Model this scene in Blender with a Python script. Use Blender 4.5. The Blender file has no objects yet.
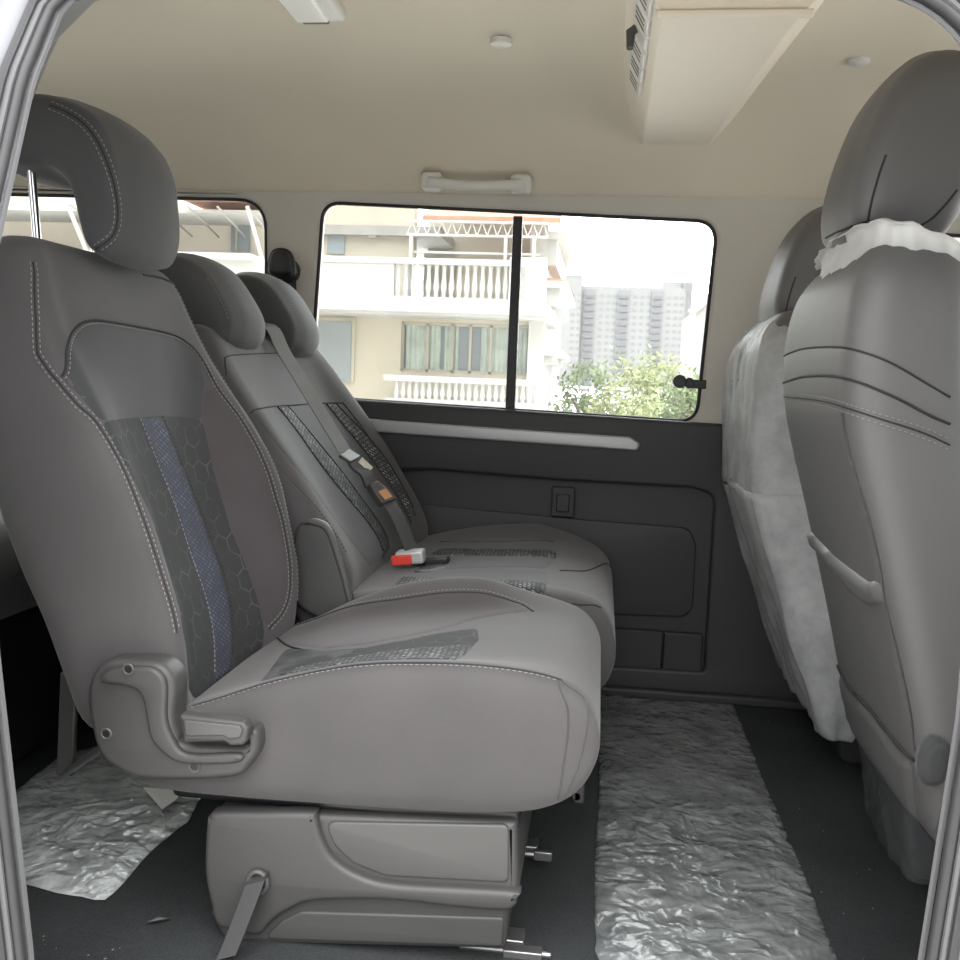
import bpy, bmesh, math, random
import numpy as np
from math import pi, sin, cos, radians
from mathutils import Vector, Matrix, geometry
from mathutils.bvhtree import BVHTree
random.seed(7); rng = np.random.default_rng(7)
SC = bpy.context.scene
COL = SC.collection

# ------------------------------------------------------------------ camera
cam_d = bpy.data.cameras.new('camera'); cam = bpy.data.objects.new('camera', cam_d); COL.objects.link(cam)
cam_d.sensor_width = 36; cam_d.lens = 36.0; cam_d.clip_start = 0.02; cam_d.clip_end = 2000
R_, U_, F_ = (0.99133, 0.12576, 0.03818), (-0.05083, 0.09899, 0.99379), (-0.1212, 0.98711, -0.10453)
cam.matrix_world = Matrix(((R_[0], U_[0], -F_[0], 0), (R_[1], U_[1], -F_[1], 0), (R_[2], U_[2], -F_[2], 0.8), (0, 0, 0, 1)))
SC.camera = cam

# ------------------------------------------------------------------ sky, sun, exposure
W = bpy.data.worlds.new('overcast_sky'); SC.world = W; W.use_nodes = True
nt = W.node_tree; nt.nodes.clear()
wo = nt.nodes.new('ShaderNodeOutputWorld'); bg = nt.nodes.new('ShaderNodeBackground')
tc = nt.nodes.new('ShaderNodeTexCoord')
def wdot(vec, add):                                  # cloud brightness rises towards a direction
    d = nt.nodes.new('ShaderNodeVectorMath'); d.operation = 'DOT_PRODUCT'; d.inputs[1].default_value = vec
    nt.links.new(tc.outputs['Generated'], d.inputs[0])
    m = nt.nodes.new('ShaderNodeMath'); m.operation = 'MAXIMUM'; m.inputs[1].default_value = 0.0; nt.links.new(d.outputs['Value'], m.inputs[0])
    a = nt.nodes.new('ShaderNodeMath'); a.operation = 'ADD'; a.inputs[1].default_value = add; nt.links.new(m.outputs[0], a.inputs[0]); return a.outputs[0]
sm = nt.nodes.new('ShaderNodeMath'); sm.operation = 'ADD'
nt.links.new(wdot((0.0, 0.0, 0.8), 0.5), sm.inputs[0]); nt.links.new(wdot((0.5, 2.3, 0.0), 0.0), sm.inputs[1])
sc_ = nt.nodes.new('ShaderNodeMath'); sc_.operation = 'MULTIPLY'; sc_.inputs[1].default_value = 1.5; nt.links.new(sm.outputs[0], sc_.inputs[0])
bg.inputs[0].default_value = (0.975, 0.985, 1.0, 1); nt.links.new(sc_.outputs[0], bg.inputs[1])
nt.links.new(bg.outputs[0], wo.inputs[0])
sun_d = bpy.data.lights.new('hazy_sun', 'SUN'); sun = bpy.data.objects.new('hazy_sun', sun_d); COL.objects.link(sun)
sun_d.energy = 1.4; sun_d.angle = radians(60); sun_d.color = (1.0, 0.98, 0.95)
sun.rotation_euler = Vector((-0.15, 0.62, -0.80)).to_track_quat('-Z', 'Y').to_euler()
SC.view_settings.view_transform = 'Standard'; SC.view_settings.look = 'None'
SC.view_settings.gamma = 1.0; SC.view_settings.use_curve_mapping = False
SC.view_settings.exposure = 1.3

# ------------------------------------------------------------------ materials
def newmat(name):
    m = bpy.data.materials.new(name); m.use_nodes = True
    t = m.node_tree; b = t.nodes['Principled BSDF']
    return m, t, b
def coords(t, scale=(1, 1, 1), kind='Object'):
    c = t.nodes.new('ShaderNodeTexCoord'); mp = t.nodes.new('ShaderNodeMapping'); mp.inputs['Scale'].default_value = scale
    t.links.new(c.outputs[kind], mp.inputs[0]); return mp.outputs[0]
def noise(t, vec, scale, detail=3, rough=0.5):
    n = t.nodes.new('ShaderNodeTexNoise'); n.inputs['Scale'].default_value = scale
    n.inputs['Detail'].default_value = detail; n.inputs['Roughness'].default_value = rough
    t.links.new(vec, n.inputs['Vector']); return n.outputs['Fac']
def ramp(t, fac, stops):
    r = t.nodes.new('ShaderNodeValToRGB'); e = r.color_ramp.elements
    while len(e) < len(stops): e.new(0.5)
    for q, (p, c) in zip(e, stops):
        q.position = p; q.color = (*c, 1) if len(c) == 3 else c
    t.links.new(fac, r.inputs[0]); return r.outputs[0]
def bump(t, b, h, strength, dist=0.002):
    n = t.nodes.new('ShaderNodeBump'); n.inputs['Strength'].default_value = strength; n.inputs['Distance'].default_value = dist
    t.links.new(h, n.inputs['Height']); t.links.new(n.outputs[0], b.inputs['Normal'])
def math_(t, op, a, b=None):
    n = t.nodes.new('ShaderNodeMath'); n.operation = op
    for i, v in enumerate((a, b)):
        if v is None: continue
        if isinstance(v, (int, float)): n.inputs[i].default_value = v
        else: t.links.new(v, n.inputs[i])
    return n.outputs[0]
def mixc(t, fac, a, b):
    n = t.nodes.new('ShaderNodeMix'); n.data_type = 'RGBA'
    t.links.new(fac, n.inputs[0])
    for i, v in ((6, a), (7, b)):
        if isinstance(v, tuple): n.inputs[i].default_value = (*v, 1)
        else: t.links.new(v, n.inputs[i])
    return n.outputs[2]
def simple(name, col, rough=0.5, metal=0.0, var=0.0, vscale=8, bmp=0.0, bscale=300, spec=0.5):
    m, t, b = newmat(name)
    b.inputs['Base Color'].default_value = (*col, 1); b.inputs['Roughness'].default_value = rough; b.inputs['Metallic'].default_value = metal
    b.inputs['Specular IOR Level'].default_value = spec
    v = coords(t)
    if var: t.links.new(ramp(t, noise(t, v, vscale), [(0.3, tuple(c * (1 - var) for c in col)), (0.7, tuple(min(1, c * (1 + var)) for c in col))]), b.inputs['Base Color'])
    if bmp: bump(t, b, noise(t, v, bscale, 2), bmp, 0.001)
    return m
def fabric(name, col, sheen=0.15):
    m, t, b = newmat(name); v = coords(t)
    w1 = noise(t, v, 900, 2, 0.6); w2 = noise(t, v, 6, 2)
    fac = math_(t, 'ADD', math_(t, 'MULTIPLY', w1, 0.45), math_(t, 'MULTIPLY', w2, 0.55))
    t.links.new(ramp(t, fac, [(0.3, tuple(c * 0.82 for c in col)), (0.7, tuple(c * 1.18 for c in col))]), b.inputs['Base Color'])
    b.inputs['Roughness'].default_value = 0.8; b.inputs['Specular IOR Level'].default_value = 0.32
    b.inputs['Sheen Weight'].default_value = sheen; b.inputs['Sheen Roughness'].default_value = 0.5
    bump(t, b, w1, 0.25, 0.0006)
    return m
def hexfabric(name, col, line):
    """woven insert with an embossed honeycomb"""
    m, t, b = newmat(name); uv = coords(t, (1, 1, 1), 'UV')
    def vm(op, a, bb):
        n = t.nodes.new('ShaderNodeVectorMath'); n.operation = op
        for i, q in enumerate((a, bb)):
            if q is None: continue
            if isinstance(q, tuple): n.inputs[i].default_value = q
            else: t.links.new(q, n.inputs[i])
        return n
    s = 0.036; r = (s, s * 1.7320508, 1.0); h = tuple(x / 2 for x in r)
    def cell(off):
        a = vm('ADD', uv, (10 * r[0] + off[0], 10 * r[1] + off[1], 0.0)).outputs[0]
        a = vm('MODULO', a, r).outputs[0]; return vm('SUBTRACT', a, (h[0], h[1], 0.0)).outputs[0]
    A = cell((0, 0)); B = cell((h[0], h[1]))
    la = vm('LENGTH', A, None).outputs['Value']; lb = vm('LENGTH', B, None).outputs['Value']
    def hexd(q):
        ab = vm('ABSOLUTE', q, None).outputs[0]
        d = vm('DOT_PRODUCT', ab, (0.5, 0.8660254, 0.0)).outputs['Value']
        x = t.nodes.new('ShaderNodeSeparateXYZ'); t.links.new(ab, x.inputs[0])
        return math_(t, 'MAXIMUM', d, x.outputs[0])
    da, db = hexd(A), hexd(B)
    d = math_(t, 'MINIMUM', da, db)
    ln = ramp(t, math_(t, 'DIVIDE', d, s / 2), [(0.90, (0, 0, 0)), (0.96, (1, 1, 1))])
    fade = noise(t, uv, 18, 2)
    lf = math_(t, 'MULTIPLY', ln, ramp(t, fade, [(0.42, (0, 0, 0)), (0.6, (1, 1, 1))]))
    w1 = noise(t, coords(t), 900, 2, 0.6)
    base = ramp(t, w1, [(0.3, tuple(c * 0.8 for c in col)), (0.7, tuple(c * 1.2 for c in col))])
    t.links.new(mixc(t, lf, base, line), b.inputs['Base Color'])
    b.inputs['Roughness'].default_value = 0.8; b.inputs['Specular IOR Level'].default_value = 0.3
    bump(t, b, math_(t, 'ADD', math_(t, 'MULTIPLY', w1, 0.2), math_(t, 'MULTIPLY', lf, -1.0)), 0.3, 0.001)
    return m
def lattice(name, col, mark, sc=1.0, rot=0.6):
    """woven stripe with slanted light dashes"""
    m, t, b = newmat(name)
    c = t.nodes.new('ShaderNodeTexCoord'); mp = t.nodes.new('ShaderNodeMapping')
    mp.inputs['Rotation'].default_value = (0, 0, rot); mp.inputs['Scale'].default_value = (sc, sc, sc)
    t.links.new(c.outputs['UV'], mp.inputs[0])
    br = t.nodes.new('ShaderNodeTexBrick'); br.inputs['Scale'].default_value = 1
    br.inputs['Brick Width'].default_value = 0.0105; br.inputs['Row Height'].default_value = 0.0070
    br.inputs['Mortar Size'].default_value = 0.0017; br.inputs['Mortar Smooth'].default_value = 0.1; br.inputs['Bias'].default_value = 0.0
    br.inputs['Color1'].default_value = (1, 1, 1, 1); br.inputs['Color2'].default_value = (0.25, 0.25, 0.25, 1); br.inputs['Mortar'].default_value = (0, 0, 0, 1)
    t.links.new(mp.outputs[0], br.inputs['Vector'])
    big = ramp(t, noise(t, c.outputs['UV'], 28, 2), [(0.36, (0.25, 0.25, 0.25)), (0.62, (1, 1, 1))])
    fac = math_(t, 'MULTIPLY', br.outputs['Color'], big)
    t.links.new(mixc(t, fac, col, mark), b.inputs['Base Color'])
    b.inputs['Roughness'].default_value = 0.75; b.inputs['Specular IOR Level'].default_value = 0.3
    return m
def carpet_mat(name, col):
    m, t, b = newmat(name); v = coords(t)
    n1 = noise(t, v, 420, 3, 0.7); n2 = noise(t, v, 5, 3)
    f = math_(t, 'ADD', math_(t, 'MULTIPLY', n1, 0.7), math_(t, 'MULTIPLY', n2, 0.3))
    t.links.new(ramp(t, f, [(0.32, tuple(c * 0.55 for c in col)), (0.68, tuple(c * 1.5 for c in col))]), b.inputs['Base Color'])
    b.inputs['Roughness'].default_value = 0.95; b.inputs['Specular IOR Level'].default_value = 0.15
    bump(t, b, n1, 0.7, 0.003)
    return m
def film_mat(name, col, bright):
    """crumpled glossy protective film"""
    m, t, b = newmat(name); v = coords(t, (1, 1.05, 1)); v1 = coords(t, (1, 1, 1))
    w = t.nodes.new('ShaderNodeTexNoise'); w.inputs['Scale'].default_value = 7; t.links.new(v1, w.inputs['Vector'])
    mix = t.nodes.new('ShaderNodeVectorMath'); mix.operation = 'MULTIPLY_ADD'
    t.links.new(w.outputs['Color'], mix.inputs[0]); mix.inputs[1].default_value = (0.10, 0.10, 0.10); t.links.new(v, mix.inputs[2])
    def ridge(scale, detail):
        n = noise(t, mix.outputs[0], scale, detail, 0.55)
        return math_(t, 'SUBTRACT', 1.0, math_(t, 'MULTIPLY', math_(t, 'ABSOLUTE', math_(t, 'SUBTRACT', n, 0.5)), 6.0))
    r1 = ridge(13, 1); r2 = ridge(34, 1)
    vo = t.nodes.new('ShaderNodeTexVoronoi'); vo.inputs['Scale'].default_value = 38; t.links.new(mix.outputs[0], vo.inputs['Vector'])
    r3 = math_(t, 'MULTIPLY', vo.outputs['Distance'], 1.6)
    big = noise(t, v1, 4, 2)
    msk = ramp(t, big, [(0.35, (0.3, 0.3, 0.3)), (0.6, (1, 1, 1))])
    hgt = math_(t, 'MULTIPLY', math_(t, 'ADD', math_(t, 'MULTIPLY', r1, 1.0), math_(t, 'ADD', math_(t, 'MULTIPLY', r3, 0.7), math_(t, 'MULTIPLY', r2, 0.38))), msk)
    dust = ramp(t, noise(t, v1, 9, 5, 0.7), [(0.35, tuple(c * 0.75 for c in col)), (0.65, bright)])
    t.links.new(dust, b.inputs['Base Color'])
    b.inputs['Roughness'].default_value = 0.2; b.inputs['Specular IOR Level'].default_value = 0.6
    b.inputs['Coat Weight'].default_value = 0.25; b.inputs['Coat Roughness'].default_value = 0.12
    bump(t, b, hgt, 0.7, 0.006)
    return m
def clearish(name, col, alpha, rough=0.3, trans=True, noise_scale=0, bmp=0.0):
    """thin translucent plastic sheet: part diffuse / translucent, part see-through"""
    m, t, b = newmat(name); out = t.nodes['Material Output']
    tr = t.nodes.new('ShaderNodeBsdfTransparent'); mx = t.nodes.new('ShaderNodeMixShader')
    tl = t.nodes.new('ShaderNodeBsdfTranslucent'); tl.inputs[0].default_value = (*col, 1); m2 = t.nodes.new('ShaderNodeMixShader'); m2.inputs[0].default_value = 0.4
    b.inputs['Base Color'].default_value = (*col, 1); b.inputs['Roughness'].default_value = rough
    t.links.new(b.outputs[0], m2.inputs[1]); t.links.new(tl.outputs[0], m2.inputs[2])
    t.links.new(tr.outputs[0], mx.inputs[1]); t.links.new(m2.outputs[0], mx.inputs[2])
    if noise_scale:
        f = ramp(t, noise(t, coords(t), noise_scale, 5, 0.7), [(0.3, (alpha * 0.6,) * 3), (0.7, (min(1, alpha * 1.3),) * 3)])
        t.links.new(f, mx.inputs[0])
        if bmp: bump(t, b, noise(t, coords(t, (1, 1, 0.25)), 40, 3), bmp, 0.004)
    else: mx.inputs[0].default_value = alpha
    t.links.new(mx.outputs[0], out.inputs[0]); return m
def glass_mat(name, haze=0.05):
    m, t, b = newmat(name); out = t.nodes['Material Output']; t.nodes.remove(b)
    tr = t.nodes.new('ShaderNodeBsdfTransparent'); tr.inputs[0].default_value = (0.93, 0.95, 0.94, 1)
    gl = t.nodes.new('ShaderNodeBsdfGlossy'); gl.inputs['Roughness'].default_value = 0.02
    df = t.nodes.new('ShaderNodeBsdfDiffuse'); df.inputs[0].default_value = (0.8, 0.82, 0.8, 1)
    fr = t.nodes.new('ShaderNodeFresnel'); fr.inputs[0].default_value = 1.35
    m1 = t.nodes.new('ShaderNodeMixShader'); t.links.new(fr.outputs[0], m1.inputs[0]); t.links.new(tr.outputs[0], m1.inputs[1]); t.links.new(gl.outputs[0], m1.inputs[2])
    m2 = t.nodes.new('ShaderNodeMixShader'); m2.inputs[0].default_value = haze
    t.links.new(m1.outputs[0], m2.inputs[1]); t.links.new(df.outputs[0], m2.inputs[2]); t.links.new(m2.outputs[0], out.inputs[0]); return m

M = dict(
    fab=fabric('charcoal_fabric', (0.067, 0.063, 0.0635)),
    fab2=fabric('slate_fabric', (0.054, 0.0545, 0.056)),
    fab3=fabric('dark_slate_fabric', (0.040, 0.0415, 0.043)),
    fabp=fabric('plum_grey_fabric', (0.062, 0.054, 0.056)),
    fab_lit=simple('light_lifted_grey', (0.112, 0.108, 0.107), 0.5, 0, 0.04, 5, 0.12, 700),  # front seats only: seat grey lightened to stand in for light on them
    hexf=hexfabric('honeycomb_insert', (0.042, 0.043, 0.0445), (0.085, 0.085, 0.088)),
    blue=lattice('blue_lattice_stripe', (0.042, 0.046, 0.062), (0.12, 0.135, 0.18), 1.0),
    grey_lat=lattice('grey_lattice_stripe', (0.030, 0.031, 0.033), (0.30, 0.30, 0.31), 1.0),
    stitch=simple('light_thread', (0.24, 0.235, 0.23), 0.8),
    darkseam=simple('dark_seam', (0.02, 0.02, 0.021), 0.8),
    piping=fabric('seam_piping', (0.05, 0.048, 0.049)),
    plastic=simple('dark_grey_plastic', (0.050, 0.049, 0.048), 0.5, 0, 0.08, 6, 0.15, 500),
    plastic2=simple('mid_grey_plastic', (0.070, 0.069, 0.067), 0.42, 0, 0.06, 6, 0.12, 500),
    trim=simple('dark_trim_plastic', (0.034, 0.033, 0.034), 0.55, 0, 0.06, 3, 0.2, 600),
    black=simple('black_plastic', (0.012, 0.012, 0.013), 0.4),
    rubber=simple('black_rubber', (0.018, 0.018, 0.02), 0.5),
    chrome=simple('chrome', (0.75, 0.75, 0.76), 0.15, 1.0),
    steel=simple('dull_steel', (0.32, 0.32, 0.32), 0.4, 0.9),
    silver=simple('satin_silver_trim', (0.46, 0.46, 0.46), 0.35, 0.25),
    headliner=simple('beige_headliner', (0.64, 0.585, 0.475), 0.9, 0, 0.03, 2, 0.1, 700),
    beige=simple('beige_trim', (0.52, 0.495, 0.445), 0.65, 0, 0.03, 2, 0.08, 500),
    duct=simple('cream_duct_plastic', (0.74, 0.675, 0.565), 0.6, 0, 0.02, 2),
    fixture=simple('white_fixture', (0.62, 0.61, 0.57), 0.4),
    lens=simple('frosted_lens', (0.80, 0.80, 0.76), 0.3),
    carpet=carpet_mat('charcoal_carpet', (0.034, 0.037, 0.038)),
    film=film_mat('crumpled_film', (0.12, 0.128, 0.129), (0.21, 0.22, 0.22)),
    filmb=film_mat('crumpled_silver_film', (0.30, 0.32, 0.32), (0.55, 0.57, 0.565)),
    cover=clearish('milky_plastic_sheet', (0.68, 0.69, 0.685), 0.64, 0.35, True, 7, 0.5),
    clear=clearish('clear_plastic_wrap', (0.30, 0.32, 0.32), 0.35, 0.15, True, 12, 0.6),
    whitefilm=clearish('white_plastic_edge', (0.80, 0.80, 0.78), 0.9, 0.4),
    webbing=simple('grey_webbing', (0.20, 0.20, 0.197), 0.6, 0, 0.05, 40, 0.4, 900),
    webdark=simple('dark_webbing', (0.04, 0.04, 0.042), 0.6, 0, 0.05, 40, 0.4, 900),
    red=simple('red_button', (0.62, 0.045, 0.03), 0.4),
    orange=simple('orange_label', (0.45, 0.22, 0.09), 0.5),
    paint=simple('silver_white_paint', (0.16, 0.167, 0.178), 0.3, 0.1),
    paintg=simple('grey_painted_sill', (0.085, 0.083, 0.085), 0.4),
    seal=simple('grey_weatherstrip', (0.032, 0.032, 0.034), 0.5),
    seall=simple('light_weatherstrip_lip', (0.105, 0.105, 0.11), 0.45),
    paper=simple('white_paper', (0.72, 0.71, 0.66), 0.8),
    lint=simple('pale_lint', (0.2, 0.2, 0.2), 0.9),
    glass=glass_mat('window_glass', 0.05),
    glassd=glass_mat('dusty_window_glass', 0.10),
    # outdoors
    road=simple('added_dark_road', (0.09, 0.09, 0.09), 0.9, 0, 0.1, 1.0),
    bounce_paving=simple('pale_bounce_paving', (0.72, 0.70, 0.66), 0.9, 0, 0.1, 1.5),
    stucco=simple('cream_stucco', (0.44, 0.40, 0.325), 0.9, 0, 0.07, 0.6),
    stuccop=simple('pale_peach_stucco', (0.72, 0.64, 0.54), 0.9, 0, 0.05, 0.6),
    stuccow=simple('white_stucco', (0.46, 0.455, 0.435), 0.9, 0, 0.06, 0.7),
    rooftile=simple('orange_roof_tile', (0.42, 0.20, 0.13), 0.8, 0, 0.2, 3),
    roofgrey=simple('grey_roof_slab', (0.30, 0.285, 0.265), 0.9, 0, 0.15, 1.5),
    houseglass=simple('house_window_glass', (0.20, 0.23, 0.25), 0.15),
    curtain=simple('pale_green_curtain', (0.42, 0.48, 0.43), 0.8, 0, 0.2, 3),
    frame_w=simple('cream_window_frame', (0.40, 0.37, 0.29), 0.6),
    tower=simple('tower_render', (0.33, 0.325, 0.32), 0.9, 0, 0.04, 0.05),
    towerg=simple('tower_grey_band', (0.27, 0.265, 0.27), 0.9),
    towerwin=simple('tower_window', (0.20, 0.20, 0.21), 0.4),
    bark=simple('brown_bark', (0.16, 0.12, 0.085), 0.9, 0, 0.3, 6),
    leaf=simple('leaf_green', (0.16, 0.21, 0.085), 0.6, 0, 0.35, 2.5),
    leaf2=simple('leaf_light_green', (0.26, 0.29, 0.13), 0.6, 0, 0.35, 2.5),
)

# ------------------------------------------------------------------ object helpers
SURF = {}
def thing(name, label, cat, loc=(0, 0, 0), group=None):
    o = bpy.data.objects.new(name, None); COL.objects.link(o); o.location = loc; o.empty_display_size = 0.05
    tag(o, label, cat, group); return o
def tag(o, label=None, cat=None, group=None, kind=None):
    if label: o['label'] = label
    if cat: o['category'] = cat
    if group: o['group'] = group
    if kind: o['kind'] = kind
    return o
def wloc(o):
    v = Vector((0, 0, 0))
    while o is not None: v += o.location; o = o.parent
    return v
class MB:
    def __init__(s): s.v = []; s.f = []; s.uv = None
    def add(s, v, f):
        n = len(s.v); s.v += [tuple(p) for p in v]; s.f += [tuple(i + n for i in q) for q in f]; return s
    def box(s, c, d, rot=None):
        c = Vector(c); hx, hy, hz = d[0] / 2, d[1] / 2, d[2] / 2
        pts = [Vector((x, y, z)) for x in (-hx, hx) for y in (-hy, hy) for z in (-hz, hz)]
        if rot is not None: pts = [rot @ p for p in pts]
        return s.add([c + p for p in pts], [(0, 1, 3, 2), (4, 6, 7, 5), (0, 4, 5, 1), (2, 3, 7, 6), (0, 2, 6, 4), (1, 5, 7, 3)])
    def tube(s, path, r, n=10, closed=False, caps=True):
        P = [Vector(p) for p in path]; N = len(P); up = None; vs = []
        for i, p in enumerate(P):
            a = P[(i - 1) % N] if (closed or i > 0) else P[0]; b = P[(i + 1) % N] if (closed or i < N - 1) else P[-1]
            t = (b - a); t = t.normalized() if t.length > 1e-9 else Vector((0, 0, 1))
            if up is None: up = t.orthogonal().normalized()
            up = (up - t * up.dot(t)); up = up.normalized() if up.length > 1e-6 else t.orthogonal().normalized()
            w = t.cross(up); rr = r[i] if isinstance(r, (list, tuple)) else r
            vs += [p + (up * cos(2 * pi * k / n) + w * sin(2 * pi * k / n)) * rr for k in range(n)]
        fs = []
        for i in range(N if closed else N - 1):
            j = (i + 1) % N
            fs += [(i * n + k, i * n + (k + 1) % n, j * n + (k + 1) % n, j * n + k) for k in range(n)]
        if caps and not closed: fs += [tuple(reversed(range(n))), tuple((N - 1) * n + k for k in range(n))]
        return s.add(vs, fs)
    def ribbon(s, path, wvec, th):
        """flat strap: path of centre points, width vector (per point or one), thickness"""
        P = [Vector(p) for p in path]; vs = []
        for i, p in enumerate(P):
            t = (P[min(i + 1, len(P) - 1)] - P[max(i - 1, 0)]).normalized()
            w = Vector(wvec[i] if isinstance(wvec, list) else wvec); n = t.cross(w).normalized() * th / 2
            vs += [p - w / 2 - n, p + w / 2 - n, p + w / 2 + n, p - w / 2 + n]
        fs = [(i * 4 + k, i * 4 + (k + 1) % 4, i * 4 + 4 + (k + 1) % 4, i * 4 + 4 + k) for i in range(len(P) - 1) for k in range(4)]
        L = (len(P) - 1) * 4
        fs += [(3, 2, 1, 0), (L, L + 1, L + 2, L + 3)]
        return s.add(vs, fs)
    def grid(s, rows, closed_u=False, cap0=False, cap1=False):
        m = len(rows[0]); n0 = len(rows); vs = [p for r in rows for p in r]; fs = []
        for i in range(n0 - 1):
            for k in range(m if closed_u else m - 1):
                k2 = (k + 1) % m; fs.append((i * m + k, i * m + k2, (i + 1) * m + k2, (i + 1) * m + k))
        def cap(row, idx0, rev):
            c = np.mean(np.array(row), axis=0); vs.append(tuple(c)); ci = len(vs) - 1
            for k in range(m):
                q = (idx0 + k, idx0 + (k + 1) % m, ci); fs.append(q[::-1] if not rev else q)
        if cap0: cap(rows[0], 0, False)
        if cap1: cap(rows[-1], (n0 - 1) * m, True)
        return s.add(vs, fs)
    def obj(s, name, mat, parent=None, smooth=True, bevel=0, angle=40, fix=True, uv=None):
        V = np.array(s.v, float); c = (V.min(0) + V.max(0)) / 2
        me = bpy.data.meshes.new(name); me.from_pydata([tuple(p) for p in (V - c)], [], s.f)
        bm = bmesh.new(); bm.from_mesh(me)
        if fix: bmesh.ops.recalc_face_normals(bm, faces=bm.faces)
        for f in bm.faces: f.smooth = smooth
        bm.to_mesh(me); bm.free()
        if uv is not None:
            l = me.uv_layers.new(name='UVMap')
            for lp in me.loops: l.data[lp.index].uv = uv[lp.vertex_index]
        if smooth and angle: me.set_sharp_from_angle(angle=radians(angle))
        me.materials.append(mat if not isinstance(mat, str) else M[mat])
        o = bpy.data.objects.new(name, me); COL.objects.link(o)
        base = wloc(parent) if parent is not None else Vector((0, 0, 0))
        o.location = Vector(c) - base
        if parent is not None: o.parent = parent
        if bevel:
            b = o.modifiers.new('bevel', 'BEVEL'); b.width = bevel; b.segments = 3; b.limit_method = 'ANGLE'; b.angle_limit = radians(35)
        return o
def box(name, c, d, mat, parent=None, bevel=0.004, rot=None):
    return MB().box(c, d, rot).obj(name, mat, parent, True, bevel)
def dup_tree(o, dloc, parent=None, label=None, group=None):
    c = o.copy(); COL.objects.link(c)
    if parent is None: c.location = o.location + Vector(dloc)
    else: c.parent = parent
    if label: c['label'] = label
    if group: c['group'] = group
    for ch in list(o.children): dup_tree(ch, dloc, c)
    return c
# splines
def cr_open(P, k):
    P = np.array(P, float)
    if k <= 1 or len(P) < 3: return P
    Q = np.vstack([2 * P[0] - P[1], P, 2 * P[-1] - P[-2]]); out = []
    for i in range(1, len(Q) - 2):
        a, b, c, d = Q[i - 1:i + 3]
        for t in np.arange(k) / k:
            out.append(0.5 * ((2 * b) + (-a + c) * t + (2 * a - 5 * b + 4 * c - d) * t * t + (-a + 3 * b - 3 * c + d) * t ** 3))
    out.append(P[-1]); return np.array(out)
def cr_closed(P, k):
    P = np.array(P, float); n = len(P); out = []
    for i in range(n):
        a, b, c, d = P[i - 1], P[i], P[(i + 1) % n], P[(i + 2) % n]
        for t in np.arange(k) / k:
            out.append(0.5 * ((2 * b) + (-a + c) * t + (2 * a - 5 * b + 4 * c - d) * t * t + (-a + 3 * b - 3 * c + d) * t ** 3))
    return np.array(out)
def resample(P, step, closed=False):
    P = np.array(P, float)
    if closed: P = np.vstack([P, P[:1]])
    L = np.r_[0, np.cumsum(np.linalg.norm(np.diff(P, axis=0), axis=1))]
    n = max(2, int(round(L[-1] / step)) + 1); s = np.linspace(0, L[-1], n)
    out = np.stack([np.interp(s, L, P[:, i]) for i in range(P.shape[1])], 1)
    return out[:-1] if closed else out
def round_poly(P, r, k=6):
    """polygon with corners rounded to radius r"""
    P = [np.array(p, float) for p in P]; n = len(P); out = []
    for i in range(n):
        a, b, c = P[i - 1], P[i], P[(i + 1) % n]; rr = r[i] if isinstance(r, (list, tuple)) else r
        u = a - b; v = c - b; lu, lv = np.linalg.norm(u), np.linalg.norm(v); u /= lu; v /= lv
        ang = np.arccos(np.clip(u @ v, -1, 1)); d = min(rr / max(np.tan(ang / 2), 1e-3), lu * 0.48, lv * 0.48)
        p0, p1 = b + u * d, b + v * d
        if rr <= 0: out.append(b); continue
        for t in np.linspace(0, 1, k): out.append((1 - t) ** 2 * p0 + 2 * t * (1 - t) * b + t * t * p1)
    return np.array(out)
def plate(outer, holes, t, bev):
    """flat plate with holes and rounded edges: returns verts (a,b,depth 0..t) and faces"""
    cu = bpy.data.curves.new('tmp', 'CURVE'); cu.dimensions = '2D'; cu.fill_mode = 'BOTH'
    cu.extrude = max(t / 2 - bev, 0.0001); cu.bevel_depth = bev; cu.bevel_resolution = 3; cu.offset = -bev
    for poly in [outer] + list(holes):
        s = cu.splines.new('POLY'); s.points.add(len(poly) - 1); s.use_cyclic_u = True
        for p, q in zip(s.points, poly): p.co = (q[0], q[1], 0, 1)
    ob = bpy.data.objects.new('tmp', cu); me = ob.to_mesh()
    v = [(p.co.x, p.co.y, p.co.z + t / 2) for p in me.vertices]; f = [tuple(p.vertices) for p in me.polygons]
    ob.to_mesh_clear(); bpy.data.objects.remove(ob); bpy.data.curves.remove(cu)
    bm = bmesh.new(); vs = [bm.verts.new(p) for p in v]
    for q in f:
        try: bm.faces.new([vs[i] for i in q])
        except ValueError: pass
    bmesh.ops.remove_doubles(bm, verts=bm.verts, dist=1e-6); bm.verts.ensure_lookup_table(); bm.verts.index_update()
    v = [tuple(p.co) for p in bm.verts]; f = [tuple(p.index for p in q.verts) for q in bm.faces]; bm.free()
    return v, f
def xz_plate(name, outer, holes, y0, t, bev, mat, parent=None, angle=40, warp=None):
    """plate standing in the XZ plane: front face at y0, going back to y0+t"""
    v, f = plate(outer, holes, t, bev); V = [(p[0], y0 + p[2], p[1]) for p in v]
    if warp: V = [warp(p) for p in V]
    return MB().add(V, f).obj(name, mat, parent, True, 0, angle)
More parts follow.
